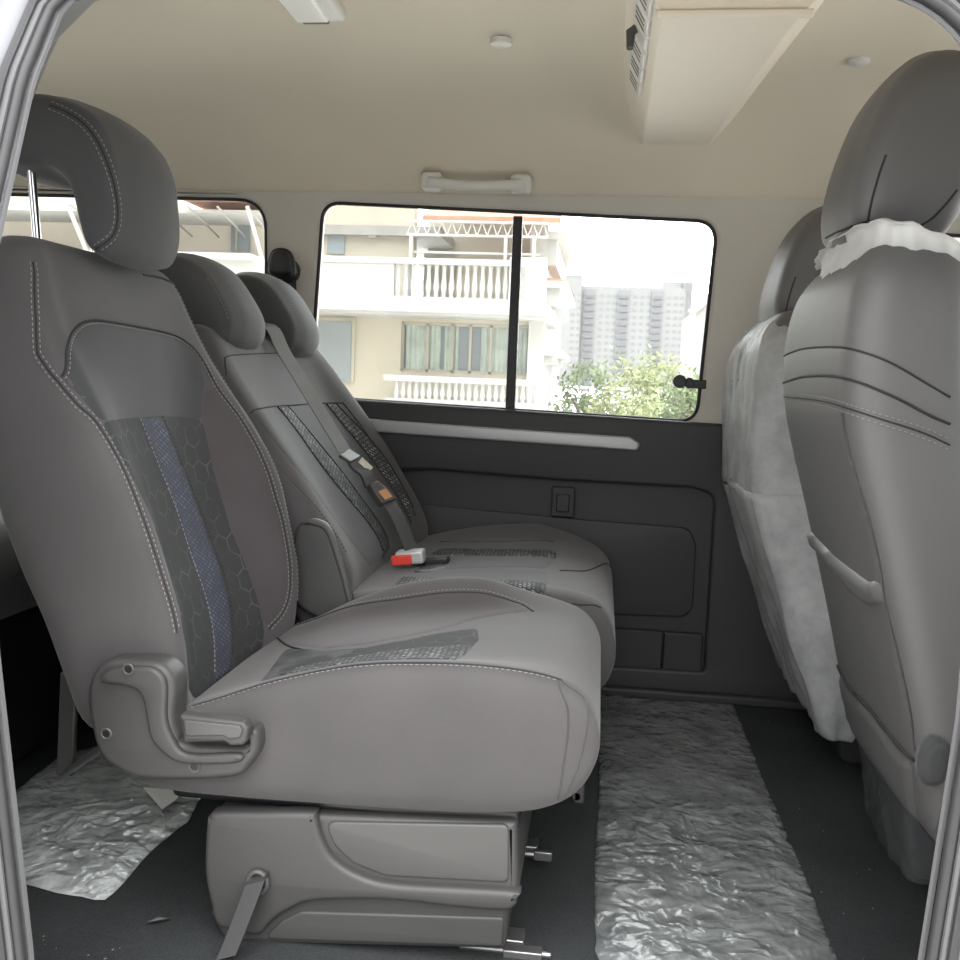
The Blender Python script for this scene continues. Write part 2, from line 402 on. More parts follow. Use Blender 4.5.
def pillow(profile, y0, y1, r, k=5, dome=0.006, samples=None, convex=False):
    """soft block: XZ outline (smooth closed) swept along Y with edges rounded by r"""
    P = cr_closed(profile, 6) if samples is None else samples
    P = resample(P, 0.006, True); n = len(P)
    T = np.roll(P, -1, 0) - np.roll(P, 1, 0); T /= np.linalg.norm(T, axis=1)[:, None]
    A = 0.5 * np.sum(P[:, 0] * np.roll(P[:, 1], -1) - np.roll(P[:, 0], -1) * P[:, 1])
    N = np.stack([-T[:, 1], T[:, 0]], 1) * (1 if A > 0 else -1)
    c0 = P.mean(0); rm = np.linalg.norm(P - c0, axis=1).mean(); rows = []
    for i in range(k + 1):
        th = i / k * pi / 2; ins = r * (1 - sin(th)); y = y0 + r * (1 - cos(th)); rows.append((ins, y))
    mid = np.linspace(y0 + r, y1 - r, 7)[1:-1]; rows += [(-dome * sin((m - y0) / (y1 - y0) * pi), m) for m in mid]
    for i in range(k, -1, -1):
        th = i / k * pi / 2; rows.append((r * (1 - sin(th)), y1 - r * (1 - cos(th))))
    out = []
    for ins, y in rows:
        Q = P + N * ins if not convex else c0 + (P - c0) * (1 - ins / rm)
        out.append([(q[0], y, q[1]) for q in Q])
    mb = MB().grid(out, True); m = n; L = (len(out) - 1) * m
    # end caps: triangulated outline
    for idx0 in (0, L):
        pts = [Vector((out[0 if idx0 == 0 else -1][i][0], out[0 if idx0 == 0 else -1][i][2], 0)) for i in range(m)]
        for tri in geometry.tessellate_polygon([pts]): mb.f.append(tuple(idx0 + q for q in tri))
    return mb
def loft(rows, ku=5, kv=4, cap0=True, cap1=True):
    R = [cr_closed(r, ku) for r in rows]; A = np.array(R); B = cr_open(A.reshape(len(R), -1), kv).reshape(-1, A.shape[1], 3)
    return MB().grid([[tuple(p) for p in r] for r in B], True, cap0, cap1)
def surf(key, mb):
    tri = mb.f; SURF[key] = BVHTree.FromPolygons([Vector(p) for p in mb.v], tri)
def cast(key, a, b, axis):
    bv = SURF[key]
    if axis == 'D': o, d = Vector((0.8 * a - 5.4, -0.6 * a - 7.2, b)), Vector((0.6, 0.8, 0))
    else: o, d = {'X+': (Vector((9, a, b)), Vector((-1, 0, 0))), 'X-': (Vector((-9, a, b)), Vector((1, 0, 0))),
            'Z': (Vector((a, b, 9)), Vector((0, 0, -1))), 'Y': (Vector((a, -9, b)), Vector((0, 1, 0)))}[axis]
    h = bv.ray_cast(o, d)
    if h[0] is None:
        h2 = bv.find_nearest(o + d * (9 - 0))
        return h2[0], (h2[1] if h2[1].dot(d) < 0 else -h2[1])
    n = h[1] if h[1].dot(d) < 0 else -h[1]
    return h[0], n
T = {}
T = {
    's1_nseam': [(1.245,0.9353),(1.2337,0.8835),(1.2259,0.8202),(1.2257,0.7951),(1.2268,0.7768),(1.2304,0.744),(1.2383,0.7202),(1.2432,0.6677),(1.2416,0.6029),(1.2436,0.5204),(1.2424,0.4333)],
    's1_fseam': [(1.6453,0.8114),(1.6426,0.7681),(1.6505,0.7144),(1.6544,0.6531),(1.6545,0.5787),(1.6586,0.5209),(1.6534,0.4126),(1.6396,0.3692),(1.6134,0.3415)],
    's1_fedge': [(1.665,0.9466),(1.6777,0.9045),(1.6769,0.8348),(1.677,0.7938),(1.6623,0.7108),(1.6806,0.6107),(1.6792,0.4795),(1.6722,0.3777)],
    's1_arch': [(1.2294,0.7811),(1.2513,0.8221),(1.2947,0.8516),(1.33,0.8622),(1.3847,0.8643),(1.5695,0.8575),(1.6231,0.8432),(1.6415,0.8199),(1.6429,0.7836)],
    's1_top': [(1.5553,0.9521),(1.6214,0.9542),(1.6727,0.9487)],
    's1_upper': [(1.2292,0.7771),(1.2506,0.8181),(1.2947,0.8474),(1.3302,0.858),(1.382,0.8597),(1.5662,0.8523),(1.6168,0.8378),(1.6324,0.8144),(1.6223,0.7763),(1.6015,0.7418),(1.5882,0.713),(1.5316,0.7178),(1.4608,0.7217),(1.3696,0.7218),(1.2435,0.7228)],
    's1_bolfar': [(1.6066,0.7487),(1.6226,0.766),(1.6413,0.7663),(1.6484,0.7109),(1.6513,0.6497),(1.6522,0.5753),(1.6551,0.5213),(1.6496,0.4133),(1.6379,0.3732),(1.6093,0.3424),(1.6004,0.3855),(1.5916,0.4401),(1.583,0.528),(1.5798,0.6263),(1.5875,0.7113)],
    's1_insert': [(1.2435,0.7228),(1.3696,0.7218),(1.4608,0.7217),(1.5316,0.7178),(1.5882,0.713),(1.5798,0.6263),(1.583,0.528),(1.5936,0.4397),(1.6024,0.3851),(1.605,0.3397),(1.5986,0.3087),(1.3508,0.3),(1.267,0.3444),(1.2539,0.4391),(1.2694,0.5196),(1.2528,0.625)],
    's1_stripe': [(1.3855,0.7197),(1.4608,0.7217),(1.4833,0.6551),(1.509,0.571),(1.5228,0.481),(1.516,0.3936),(1.4892,0.3299),(1.4739,0.3093),(1.4075,0.3051),(1.4102,0.3283),(1.4311,0.3913),(1.4315,0.4865),(1.4248,0.5816),(1.402,0.6612)],
    's1_stripeL': [(1.3855,0.7197),(1.402,0.6612),(1.4248,0.5816),(1.4315,0.4865),(1.4311,0.3913),(1.4078,0.321)],
    's1_stripeR': [(1.4608,0.7217),(1.4833,0.6551),(1.509,0.571),(1.5228,0.481),(1.516,0.3936),(1.4892,0.3299)],
    's1_hseam': [(-0.8121,1.17),(-0.7843,1.1589),(-0.7584,1.1423),(-0.7379,1.1162),(-0.7231,1.0806),(-0.7151,1.0392),(-0.7155,1.0036),(-0.7255,0.9812),(-0.7469,0.9667)],
    's1c_nseam': [(-0.54,1.232),(-0.48,1.234),(-0.4,1.236),(-0.3,1.237),(-0.2,1.237),(-0.12,1.237),(-0.06,1.238),(-0.035,1.239)],
    's1c_far': [(-0.55,1.6856),(-0.4435,1.6636),(-0.3409,1.6461),(-0.2517,1.6476),(-0.1768,1.646),(-0.1172,1.6336),(-0.0926,1.6101)],
    's1c_back': [(-0.5818,1.6801),(-0.5153,1.5562),(-0.4635,1.4818)],
    's1c_bol': [(-0.5754,1.6811),(-0.5476,1.6751),(-0.4412,1.6554),(-0.3398,1.6417),(-0.251,1.6439),(-0.1762,1.6419),(-0.1203,1.6296),(-0.096,1.6091),(-0.1435,1.5867),(-0.1939,1.5566),(-0.2402,1.502),(-0.2871,1.4661),(-0.3488,1.4406),(-0.4208,1.4558),(-0.5105,1.5525)],
    's1c_insert': [(-0.47,1.3),(-0.507,1.5316),(-0.4167,1.4418),(-0.3439,1.4212),(-0.2833,1.4471),(-0.2369,1.4824),(-0.1807,1.5074),(-0.1679,1.4325),(-0.178,1.36),(-0.185,1.29),(-0.3,1.275),(-0.4,1.28)],
    's1c_stripe': [(-0.45,1.3),(-0.4253,1.3514),(-0.3311,1.3693),(-0.2517,1.3898),(-0.1719,1.4041),(-0.176,1.36),(-0.184,1.295),(-0.3,1.28),(-0.4,1.285)],
    's1c_side1': [(-0.0378,0.4081),(-0.0241,0.3805),(-0.0214,0.3503),(-0.0236,0.3165),(-0.0301,0.251)],
    's1c_side2': [(-0.0347,0.409),(-0.0042,0.3904),(0.0035,0.3705),(0.0012,0.3376),(-0.0071,0.2965),(-0.0249,0.2492)],
    's2_insert': [(1.7575,0.7174),(1.7798,0.7246),(1.9103,0.7269),(2.037,0.726),(2.2504,0.7264),(2.3057,0.7261),(2.3155,0.6687),(2.3159,0.5871),(2.322,0.5143),(2.3164,0.4517),(2.2879,0.4206),(2.1163,0.3907),(1.9733,0.3948),(1.9191,0.4278),(1.8676,0.4827),(1.8108,0.5528),(1.7752,0.6279)],
    's2_stripe1': [(1.9103,0.7269),(1.9783,0.7274),(2.0217,0.6736),(2.0358,0.6367),(2.083,0.5879),(2.1285,0.5059),(2.1608,0.4384),(2.1506,0.3962),(2.065,0.3864),(2.0937,0.4061),(2.074,0.4667),(2.0187,0.5383),(1.9715,0.6057),(1.9434,0.6773)],
    's2_stripe2': [(2.241,0.7265),(2.2834,0.7261),(2.3132,0.6544),(2.332,0.562),(2.3294,0.4748),(2.3055,0.4333),(2.2975,0.5448),(2.2753,0.6364)],
    's2_s1l': [(1.9103,0.7269),(1.9434,0.6773),(1.9715,0.6057),(2.0187,0.5383),(2.074,0.4667),(2.0937,0.4061)],
    's2_s1r': [(1.9783,0.7274),(2.0217,0.6736),(2.083,0.5879),(2.1285,0.5059),(2.1608,0.4384),(2.153,0.4005)],
    's2_s2l': [(2.241,0.7265),(2.2753,0.6364),(2.2975,0.5448),(2.3042,0.4383)],
    's2_s2r': [(2.2834,0.7261),(2.3132,0.6544),(2.332,0.562),(2.3294,0.4748)],
    's2_line': [(1.7583,0.7192),(1.782,0.7264),(1.914,0.7288),(2.0408,0.7281),(2.2531,0.7287),(2.3078,0.7285)],
    's2_top': [(1.7565,0.7892),(1.771,0.8156),(1.7955,0.8257),(1.9194,0.8332),(2.1109,0.8411)],
    's2_far': [(2.3078,0.7285),(2.3173,0.6711),(2.3174,0.5894),(2.3269,0.5163),(2.3246,0.4557)],
    's2_bolseam': [(1.752,0.6214),(1.7596,0.5769),(1.7758,0.5344),(1.7847,0.49),(1.7899,0.455)],
    's2_hseam0': [(1.8133,0.9748),(1.8131,0.9522),(1.8114,0.9219),(1.8122,0.8915)],
    's2_hseam1': [(2.1819,1.0032),(2.1746,0.9601),(2.1688,0.908)],
    's2c_ins1': [(-0.3748,2.2964),(-0.0953,2.2749),(-0.0864,2.1921),(-0.0842,2.0561),(-0.0979,1.956),(-0.303,1.9591),(-0.3246,1.9993)],
    's2c_str1': [(-0.3762,2.1671),(-0.3622,2.2226),(-0.2139,2.1697),(-0.0852,2.1678),(-0.0811,2.0822),(-0.2042,2.0783),(-0.3365,2.1244)],
    's2c_ins2': [(-0.3235,1.9433),(-0.0927,1.9379),(-0.0848,1.8325),(-0.0834,1.751),(-0.1134,1.7525),(-0.1643,1.7724),(-0.3833,1.7823),(-0.3894,1.9146)],
    's2c_str2': [(-0.3856,1.793),(-0.387,1.9032),(-0.2437,1.8229),(-0.0856,1.8132),(-0.0854,1.7521),(-0.1136,1.754),(-0.1643,1.7724)],
    's2c_l1': [(-0.3748,2.2964),(-0.2236,2.2605),(-0.0953,2.2749)],
    's2c_l2': [(-0.0669,1.9569),(-0.0059,2.0461),(0.0445,2.3568)],
    's2c_l3': [(-0.0495,1.7478),(-0.0109,1.753),(0.0188,1.7652)],
    's2c_slot': [(-0.3614,2.0595),(-0.3277,2.0711),(-0.309,1.9832),(-0.3349,1.936),(-0.3734,1.9395)],
    'fs_A': [(-0.7871,0.8594),(-0.6878,0.8653),(-0.5847,0.862),(-0.5242,0.8565),(-0.4798,0.8421),(-0.4402,0.8164),(-0.4174,0.8001)],
    'fs_B': [(-0.784,0.8134),(-0.6812,0.8221),(-0.5864,0.8224),(-0.5209,0.817),(-0.4736,0.7997),(-0.4343,0.7766),(-0.4143,0.7664)],
    'fs_C': [(-0.7851,0.7897),(-0.6235,0.7883),(-0.5327,0.7818),(-0.4714,0.7658),(-0.4355,0.7527),(-0.4121,0.7401)],
    'fs_band': [(-0.7872,0.8578),(-0.6874,0.8637),(-0.5845,0.8607),(-0.5241,0.8552),(-0.4797,0.8408),(-0.4401,0.8151),(-0.419,0.8),(-0.4162,0.7688),(-0.4344,0.7779),(-0.4737,0.801),(-0.5209,0.8182),(-0.5865,0.8238),(-0.6814,0.8236),(-0.7842,0.8151)],
    'fs_D': [(-0.5359,0.7738),(-0.5319,0.7438),(-0.5165,0.6988),(-0.4949,0.6403),(-0.4794,0.5807),(-0.4707,0.5217),(-0.4515,0.4528),(-0.4353,0.3841),(-0.4297,0.3308)],
    'fs_back': [(-0.7843,0.7806),(-0.624,0.7825),(-0.5383,0.7764),(-0.5347,0.7435),(-0.5191,0.6984),(-0.4967,0.6399),(-0.4812,0.5803),(-0.4727,0.521),(-0.4532,0.4522),(-0.437,0.3834),(-0.4358,0.3242),(-0.4652,0.317),(-0.5529,0.321),(-0.6828,0.3239),(-0.7102,0.4573),(-0.7462,0.613)],
    'fs_E': [(-0.6821,0.3207),(-0.6301,0.3083),(-0.5538,0.317),(-0.4656,0.3134),(-0.4305,0.3153)],
    'fs_pock': [(-0.7363,0.5611),(-0.6202,0.5475),(-0.5112,0.5449),(-0.4793,0.5571),(-0.4744,0.5247),(-0.5194,0.5056),(-0.6303,0.5155),(-0.7296,0.5352)],
    'fs_flap': [(-0.6804,0.3136),(-0.6324,0.2992),(-0.5554,0.3088),(-0.4725,0.3021),(-0.4373,0.3077),(-0.4411,0.243),(-0.43,0.2006),(-0.4605,0.2),(-0.5211,0.2),(-0.6055,0.2),(-0.6608,0.2227)],
    'fs_h3': [(0.3231,1.53,1.0312),(0.3298,1.4433,1.031),(0.3498,1.4014,1.0356),(0.3772,1.3946,1.031),(0.4093,1.3952,1.0224)],
    'fs_h1': [(0.3498,1.4014,1.0356),(0.3501,1.3902,1.0617),(0.3557,1.3867,1.094),(0.3624,1.3857,1.1201)],
    'fs_h2': [(0.406,1.3936,1.0247),(0.4271,1.3896,1.0364),(0.4438,1.3869,1.0559),(0.4573,1.3866,1.0757)]}

def seam(key, tr, parent, name='stitching', axis='X+', dash=0.0045, gap=0.0032, r=0.0007, mat='stitch', off=0.0012, side=0.0):
    """row of stitches lying on a cushion surface"""
    if tr not in T: return None
    P = resample(cr_open(T[tr], 5), 0.004); pts = []
    for q in P:
        if axis == 'N':
            h = SURF[key].find_nearest(Vector(q)); n = h[1] if h[1].dot(-Vector((q[0], q[1], q[2] - 0.8))) > 0 else -h[1]; pts.append((h[0], n)); continue
        p, n = cast(key, q[0], q[1], axis); pts.append((p, n))
    if side:
        q = []
        for i, (p, n) in enumerate(pts):
            t = (pts[min(i + 1, len(pts) - 1)][0] - pts[max(i - 1, 0)][0]); t = t.normalized() if t.length > 0 else Vector((0, 0, 1))
            q.append((p + t.cross(n) * side, n))
        pts = [(SURF[key].find_nearest(p)[0], n) for p, n in q]
    W3 = np.array([tuple(p + n * off) for p, n in pts]); L = np.r_[0, np.cumsum(np.linalg.norm(np.diff(W3, axis=0), axis=1))]
    at = lambda s: [np.interp(s, L, W3[:, i]) for i in range(3)]
    mb = MB(); s = 0.0
    if dash <= 0: mb.tube([tuple(p) for p in W3], r, 6)
    else:
        while s < L[-1] - dash:
            mb.tube([at(s), at(s + dash * 0.5), at(s + dash)], [r * 0.7, r, r * 0.7], 5); s += dash + gap
    return mb.obj(name, mat, parent, True, 0, 60)
def patch(key, tr, parent, name, mat, axis='X+', off=0.0018, step=0.008, uvrot=0.0, smooth_edge=True, poly=None):
    """inset fabric panel following a cushion surface; uv in metres"""
    if poly is None:
        if tr not in T: return None
        poly = T[tr]
        if smooth_edge: poly = round_poly(poly, 0.012, 4)
    B = resample(poly, step * 0.7, True); P = [Vector(p) for p in B]
    lo, hi = B.min(0), B.max(0); pts = list(P)
    def inside(q):
        c = False; n = len(B)
        for i in range(n):
            a, b = B[i], B[i - 1]
            if (a[1] > q[1]) != (b[1] > q[1]) and q[0] < (b[0] - a[0]) * (q[1] - a[1]) / (b[1] - a[1]) + a[0]: c = not c
        return c
    for x in np.arange(lo[0], hi[0], step):
        for y in np.arange(lo[1], hi[1], step):
            q = np.array((x, y))
            if np.min(np.linalg.norm(B - q, axis=1)) > step * 0.5 and inside(q): pts.append(Vector((x, y)))
    nb = len(P)
    r = geometry.delaunay_2d_cdt(pts, [(i, (i + 1) % nb) for i in range(nb)], [], 1, 1e-6)
    V2, Fc = r[0], r[2]; eb = {}
    for f in Fc:
        for i in range(len(f)):
            e = tuple(sorted((f[i], f[(i + 1) % len(f)]))); eb[e] = eb.get(e, 0) + 1
    rim = {i for e, c in eb.items() if c == 1 for i in e}
    V3 = []
    for i, q in enumerate(V2):
        p, n = cast(key, q.x, q.y, axis); V3.append(tuple(p + n * (off if i not in rim else 0.0002)))
    ca, sa = cos(uvrot), sin(uvrot)
    return MB().add(V3, [tuple(f) for f in Fc]).obj(name, mat, parent, True, 0, 0, True, [(q.x * ca - q.y * sa, q.x * sa + q.y * ca) for q in V2])

# ================================================================== the van: floor, walls, ceiling, door frame
YW = 2.47                                            # inner face of the far side wall
def struct(o): o['kind'] = 'structure'; return o
struct(box('ground', (0, 11, -0.6), (60, 26, 0.1), 'bounce_paving', None, 0))  # unseen paving, made pale to bounce light up to the ceiling
struct(box('added_street', (0, -12, -0.605), (60, 20, 0.1), 'road', None, 0))  # unseen dark street, added to weaken the bounce on the ceiling's far curve
struct(box('floor', (-0.5, 1.74, -0.02), (4.2, 1.6, 0.04), 'carpet', None, 0))

WIN1 = round_poly([(-0.768, 0.736), (0.241, 0.713), (0.262, 1.209), (-0.742, 1.240)], [0.05, 0.05, 0.055, 0.05], 8)
WIN2 = round_poly([(-2.05, 0.78), (-0.885, 0.76), (-0.895, 1.243), (-2.05, 1.25)], [0.06, 0.06, 0.08, 0.06], 8)
WIN3 = round_poly([(0.58, 0.72), (1.42, 0.70), (1.25, 1.17), (0.60, 1.195)], 0.06, 8)
struct(xz_plate('wall_back', [(-2.6, 0.66), (1.6, 0.66), (1.6, 1.275), (-2.6, 1.275)], [WIN1, WIN2, WIN3], YW, 0.05, 0.014, 'beige'))

prof = [(1.095, 1.255), (1.11, 1.29), (1.15, 1.36), (1.24, 1.425), (1.40, 1.46), (1.75, 1.475), (2.05, 1.468), (2.18, 1.452), (2.28, 1.422), (2.37, 1.37), (2.435, 1.31), (2.468, 1.268), (2.49, 1.262)]
P = cr_open(prof, 5)
inner = [(y, z) for y, z in P]; outer_ = [(y, z + 0.03) for y, z in P]
loop = inner + outer_[::-1]
rows = [[(x, y, z) for y, z in loop] for x in (-2.62, -1.6, -0.6, 0.4, 1.62)]
struct(MB().grid(rows, True, True, True).obj('ceiling', 'headliner', None, True, 0, 50))

# lower dark trim panel with a long recess
REC = round_poly([(-1.3, 0.50)] + [(-0.433,0.560),(-0.077,0.549),(0.235,0.548),(0.295,0.533),(0.294,0.470),(0.296,0.076)] + [(-1.3, 0.06)], [0.02, 0.02, 0.1, 0.1, 0.035, 0.02, 0.012, 0.02], 6)
lo = xz_plate('trim_1', [(-2.6, 0.0), (1.6, 0.0), (1.6, 0.70), (0.28, 0.712), (-0.78, 0.738), (-2.6, 0.742)], [REC], 2.45, 0.028, 0.010, 'trim'); struct(lo)
struct(box('trim_2', (-0.3, 2.487, 0.30), (2.4, 0.012, 0.62), 'trim', None, 0))
PAN = round_poly([(-0.407,0.464),(-0.014,0.449),(0.240,0.443),(0.258,0.400),(0.260,0.236),(0.239,0.211),(0.025,0.204)] + [(-0.9, 0.20), (-0.9, 0.50)], [0.0, 0.02, 0.05, 0.02, 0.03, 0.03, 0.0, 0.02, 0.02], 6)
struct(xz_plate('trim_3', PAN, [], 2.470, 0.012, 0.004, 'trim'))
struct(box('trim_4', (-0.306, 2.4725, 0.108), (0.988, 0.026, 0.125), 'trim', None, 0.004))
struct(box('trim_9', (0.240, 2.4725, 0.108), (0.098, 0.026, 0.125), 'trim', None, 0.004))
struct(box('trim_5', (-0.5, 2.452, 0.012), (4.1, 0.05, 0.026), 'trim', None, 0.008))
struct(box('trim_7', (0.95, 2.449, 0.478), (1.26, 0.004, 0.005), 'black', None, 0))
# silver moulding along the trim
struct(xz_plate('trim_8', round_poly([(-1.1, 0.705), (-1.1, 0.672)] + [(-0.511,0.651),(0.095,0.636),(0.104,0.654),(0.075,0.670),(-0.525,0.684)], [0.0, 0.0, 0.0, 0.008, 0.012, 0.01, 0.0], 4), [], 2.432, 0.022, 0.006, 'silver'))

def window(name, poly, y, splits, label=None):
    w = thing(name, None, None, (float(np.mean(np.array(poly)[:, 0])), y, 0.72)); w['kind'] = 'structure'
    MB().tube([(p[0], y, p[1]) for p in poly], 0.0052, 8, True).obj('window_seal', 'rubber', w)
    return w
def pane(poly, y, mat, parent, name='window_pane'):
    v, f = plate(poly, [], 0.004, 0.0005)
    return MB().add([(p[0], y + p[2], p[1]) for p in v], f).obj(name, mat, parent, False, 0)
def clip(poly, x0, x1):
    out = []
    n = len(poly)
    def cl(P_, xc, keep):
        o = []
        for i in range(len(P_)):
            a, b = P_[i - 1], P_[i]; ia, ib = keep(a[0]), keep(b[0])
            if ia != ib: t = (xc - a[0]) / (b[0] - a[0]); o.append((xc, a[1] + t * (b[1] - a[1])))
            if ib: o.append((b[0], b[1]))
        return o
    return cl(cl(list(map(tuple, poly)), x0, lambda x: x >= x0), x1, lambda x: x <= x1)
w1 = window('window_1', WIN1, 2.478, 0)
pane(clip(WIN1, -0.80, -0.222), 2.492, 'glassd', w1); pane(clip(WIN1, -0.248, 0.3), 2.502, 'glass', w1)
box('window_divider', (-0.234, 2.489, 0.971), (0.024, 0.012, 0.488), 'rubber', w1, 0.003)
box('window_divider', (-0.2285, 2.511, 0.971), (0.012, 0.010, 0.488), 'rubber', w1, 0.002)
# sliding window catch
lt = MB().box((0.236,2.475,0.808), (0.045, 0.014, 0.022)); ltc = (0.203,2.462,0.810)
lt.tube([(ltc[0] + 0.012, 2.476, ltc[2]), (ltc[0] + 0.012, 2.452, ltc[2])], 0.014, 14).tube([(ltc[0] - 0.012, 2.470, ltc[2] + 0.003), (ltc[0] - 0.012, 2.446, ltc[2] + 0.003)], 0.017, 14)
lt.obj('window_catch', 'black', w1, True, 0.002)
w2 = window('window_2', WIN2, 2.478, 0); pane(WIN2, 2.495, 'glass', w2)
w3 = window('window_3', WIN3, 2.478, 0); pane(WIN3, 2.495, 'glass', w3)

# near body side with the sliding-door opening
def Yd(z): return float(np.interp(z, [-0.6, -0.1, 0.12, 0.5, 0.9, 1.1, 1.2, 1.35, 1.47, 1.55], [1.02, 0.985, 0.968, 0.912, 0.916, 0.99, 1.05, 1.15, 1.3, 1.45]))
DOOR = resample(round_poly([(-0.622, -0.05), (0.346, -0.05), (0.346, 1.216), (-0.622, 1.216)], [0.08, 0.08, 0.15, 0.03], 10), 0.02, True)
def dring(d, dy):
    T_ = np.roll(DOOR, -1, 0) - np.roll(DOOR, 1, 0); T_ /= np.linalg.norm(T_, axis=1)[:, None]
    N_ = np.stack([T_[:, 1], -T_[:, 0]], 1); Q = DOOR + N_ * d
    return [(q[0], Yd(q[1]) + dy, q[1]) for q in Q]
def band(name, spec, mat):
    return struct(MB().grid([dring(d, dy) for d, dy in spec], True).obj(name, mat, None, True, 0, 60))
struct(MB().tube(dring(0.002, 0.012), 0.0035, 6, True).obj('trim_10', 'seall'))
struct(MB().tube(dring(0.009, 0.002), 0.0065, 10, True).obj('trim_11', 'seal'))
struct(MB().tube(dring(0.0155, -0.006), 0.0042, 8, True).obj('trim_12', 'seall'))
struct(MB().tube(dring(0.021, -0.012), 0.0050, 8, True).obj('trim_13', 'seal'))
band('trim_14', [(0.075, 0.12), (0.030, 0.05), (0.016, 0.012), (0.018, 0.0), (0.022, -0.010), (0.027, -0.018), (0.036, -0.024), (0.056, -0.034), (0.058, -0.044), (0.078, -0.052)], 'paint')
hole0 = [(p[0], p[2]) for p in dring(0.076, 0)]
NW1 = round_poly([(0.56, 0.70), (1.45, 0.68), (1.20, 1.17), (0.56, 1.19)], 0.06, 6); NW2 = round_poly([(-2.2, 0.78), (-0.86, 0.76), (-0.86, 1.19), (-2.2, 1.19)], 0.06, 6)
v, f = plate([(-2.64, -0.35), (1.64, -0.35), (1.64, 1.47), (-2.64, 1.47)], [hole0, NW1, NW2], 0.03, 0.006)
bmn = bmesh.new(); vs_ = [bmn.verts.new((p[0], p[2], p[1])) for p in v]
for q in f:
    try: bmn.faces.new([vs_[i] for i in q])
    except ValueError: pass
for z in np.arange(-0.3, 1.46, 0.05):
    bmesh.ops.bisect_plane(bmn, geom=bmn.verts[:] + bmn.edges[:] + bmn.faces[:], plane_co=(0, 0, z), plane_no=(0, 0, 1))
bmn.verts.index_update()
wn_ = MB().add([(p.co.x, Yd(p.co.z) - 0.052 + p.co.y, p.co.z) for p in bmn.verts], [tuple(p.index for p in q.verts) for q in bmn.faces]); bmn.free()
struct(wn_.obj('wall_near', 'paintg', None, True, 0, 40))
for nm, poly in (('window_4', NW1), ('window_5', NW2)):
    wv = thing(nm, None, None, (float(np.mean(poly[:, 0])), 0.95, 0.7)); wv['kind'] = 'structure'
    v, f = plate(resample(np.vstack([poly]), 0.05, True), [], 0.004, 0.0005)
    MB().add([(p[0], Yd(p[1]) - 0.037 + p[2], p[1]) for p in v], f).obj('window_pane', 'glass', wv, False, 0)
    MB().tube([(p[0], Yd(p[1]) - 0.048, p[1]) for p in poly], 0.008, 8, True).obj('window_seal', 'rubber', wv)
def yz_plate(name, outer, holes, x0, t, mat):
    v, f = plate(outer, holes, t, 0.01); return struct(MB().add([(x0 + p[2], p[0], p[1]) for p in v], f).obj(name, mat))
yz_plate('wall_left', [(0.9, -0.02), (2.52, -0.02), (2.52, 1.49), (0.9, 1.49)], [round_poly([(1.1, 0.75), (2.3, 0.75), (2.2, 1.25), (1.2, 1.25)], 0.08)], -2.66, 0.04, 'beige')
yz_plate('wall_right', [(0.9, -0.02), (2.52, -0.02), (2.52, 1.49), (0.9, 1.49)], [round_poly([(1.02, 0.70), (2.42, 0.70), (2.35, 1.38), (1.12, 1.38)], 0.08)], 1.60, 0.04, 'trim')

# ------------------------------------------------------------------ fittings on ceiling and wall
# overhead air duct
du = thing('air_duct', 'cream overhead air-conditioning duct crossing the ceiling', 'air duct', (0.16, 2.0, 1.37))
dl = [(0.058, 1.60), (0.060, 2.0), (0.058, 2.455)]; dr = [(0.290, 1.60), (0.262, 2.0), (0.226, 2.455)]
rows = []
for (xa, y), (xb, _) in zip(dl, dr):
    zb = 1.383 - 0.02 * max(0, (y - 2.2) / 0.25); zt = 1.49
    rows.append([(xa - 0.062, y, zt), (xa - 0.038, y, zb + 0.065), (xa - 0.004, y, zb + 0.010), (xa + 0.006, y, zb), (xb - 0.012, y, zb), (xb - 0.002, y, zb + 0.008), (xb + 0.035, y, zb + 0.05), (xb + 0.085, y, zt)])
rr = [np.array(r) for r in rows]; rows2 = [tuple(map(tuple, a)) for a in cr_open(np.array(rr).reshape(3, -1), 8).reshape(-1, 8, 3)]
MB().grid([list(r) for r in rows2], True, True, True).obj('duct_body', 'duct', du, True, 0.003, 35)
box('duct_end_strip', (0.175, 1.60, 1.381), (0.24, 0.012, 0.012), 'duct', du, 0.003)
VR = Matrix.Rotation(radians(-30), 3, 'Y')
for i, y in enumerate([1.62, 1.71, 1.87, 1.96, 2.05]):
    zc = 1.418; xc = 0.044
    fr = box('vent', (xc - 0.008, y, zc), (0.010, 0.075, 0.050), 'fixture', du, 0.003, VR)
    for k in range(3): box('vent_slat', (xc - 0.008 - 0.866 * 0.0046, y - 0.022 + k * 0.022, zc - 0.5 * 0.0046), (0.0014, 0.009, 0.030), 'plastic', fr, 0, VR)
lv = MB().tube([(0.034, 1.79, 1.432), (0.018, 1.785, 1.418), (0.018, 1.775, 1.388)], [0.008, 0.009, 0.006], 10); lv.obj('vent_lever', 'plastic2', du)
box('vent_lever_plate', (0.036, 1.79, 1.42), (0.010, 0.06, 0.05), 'fixture', du, 0.004, VR)

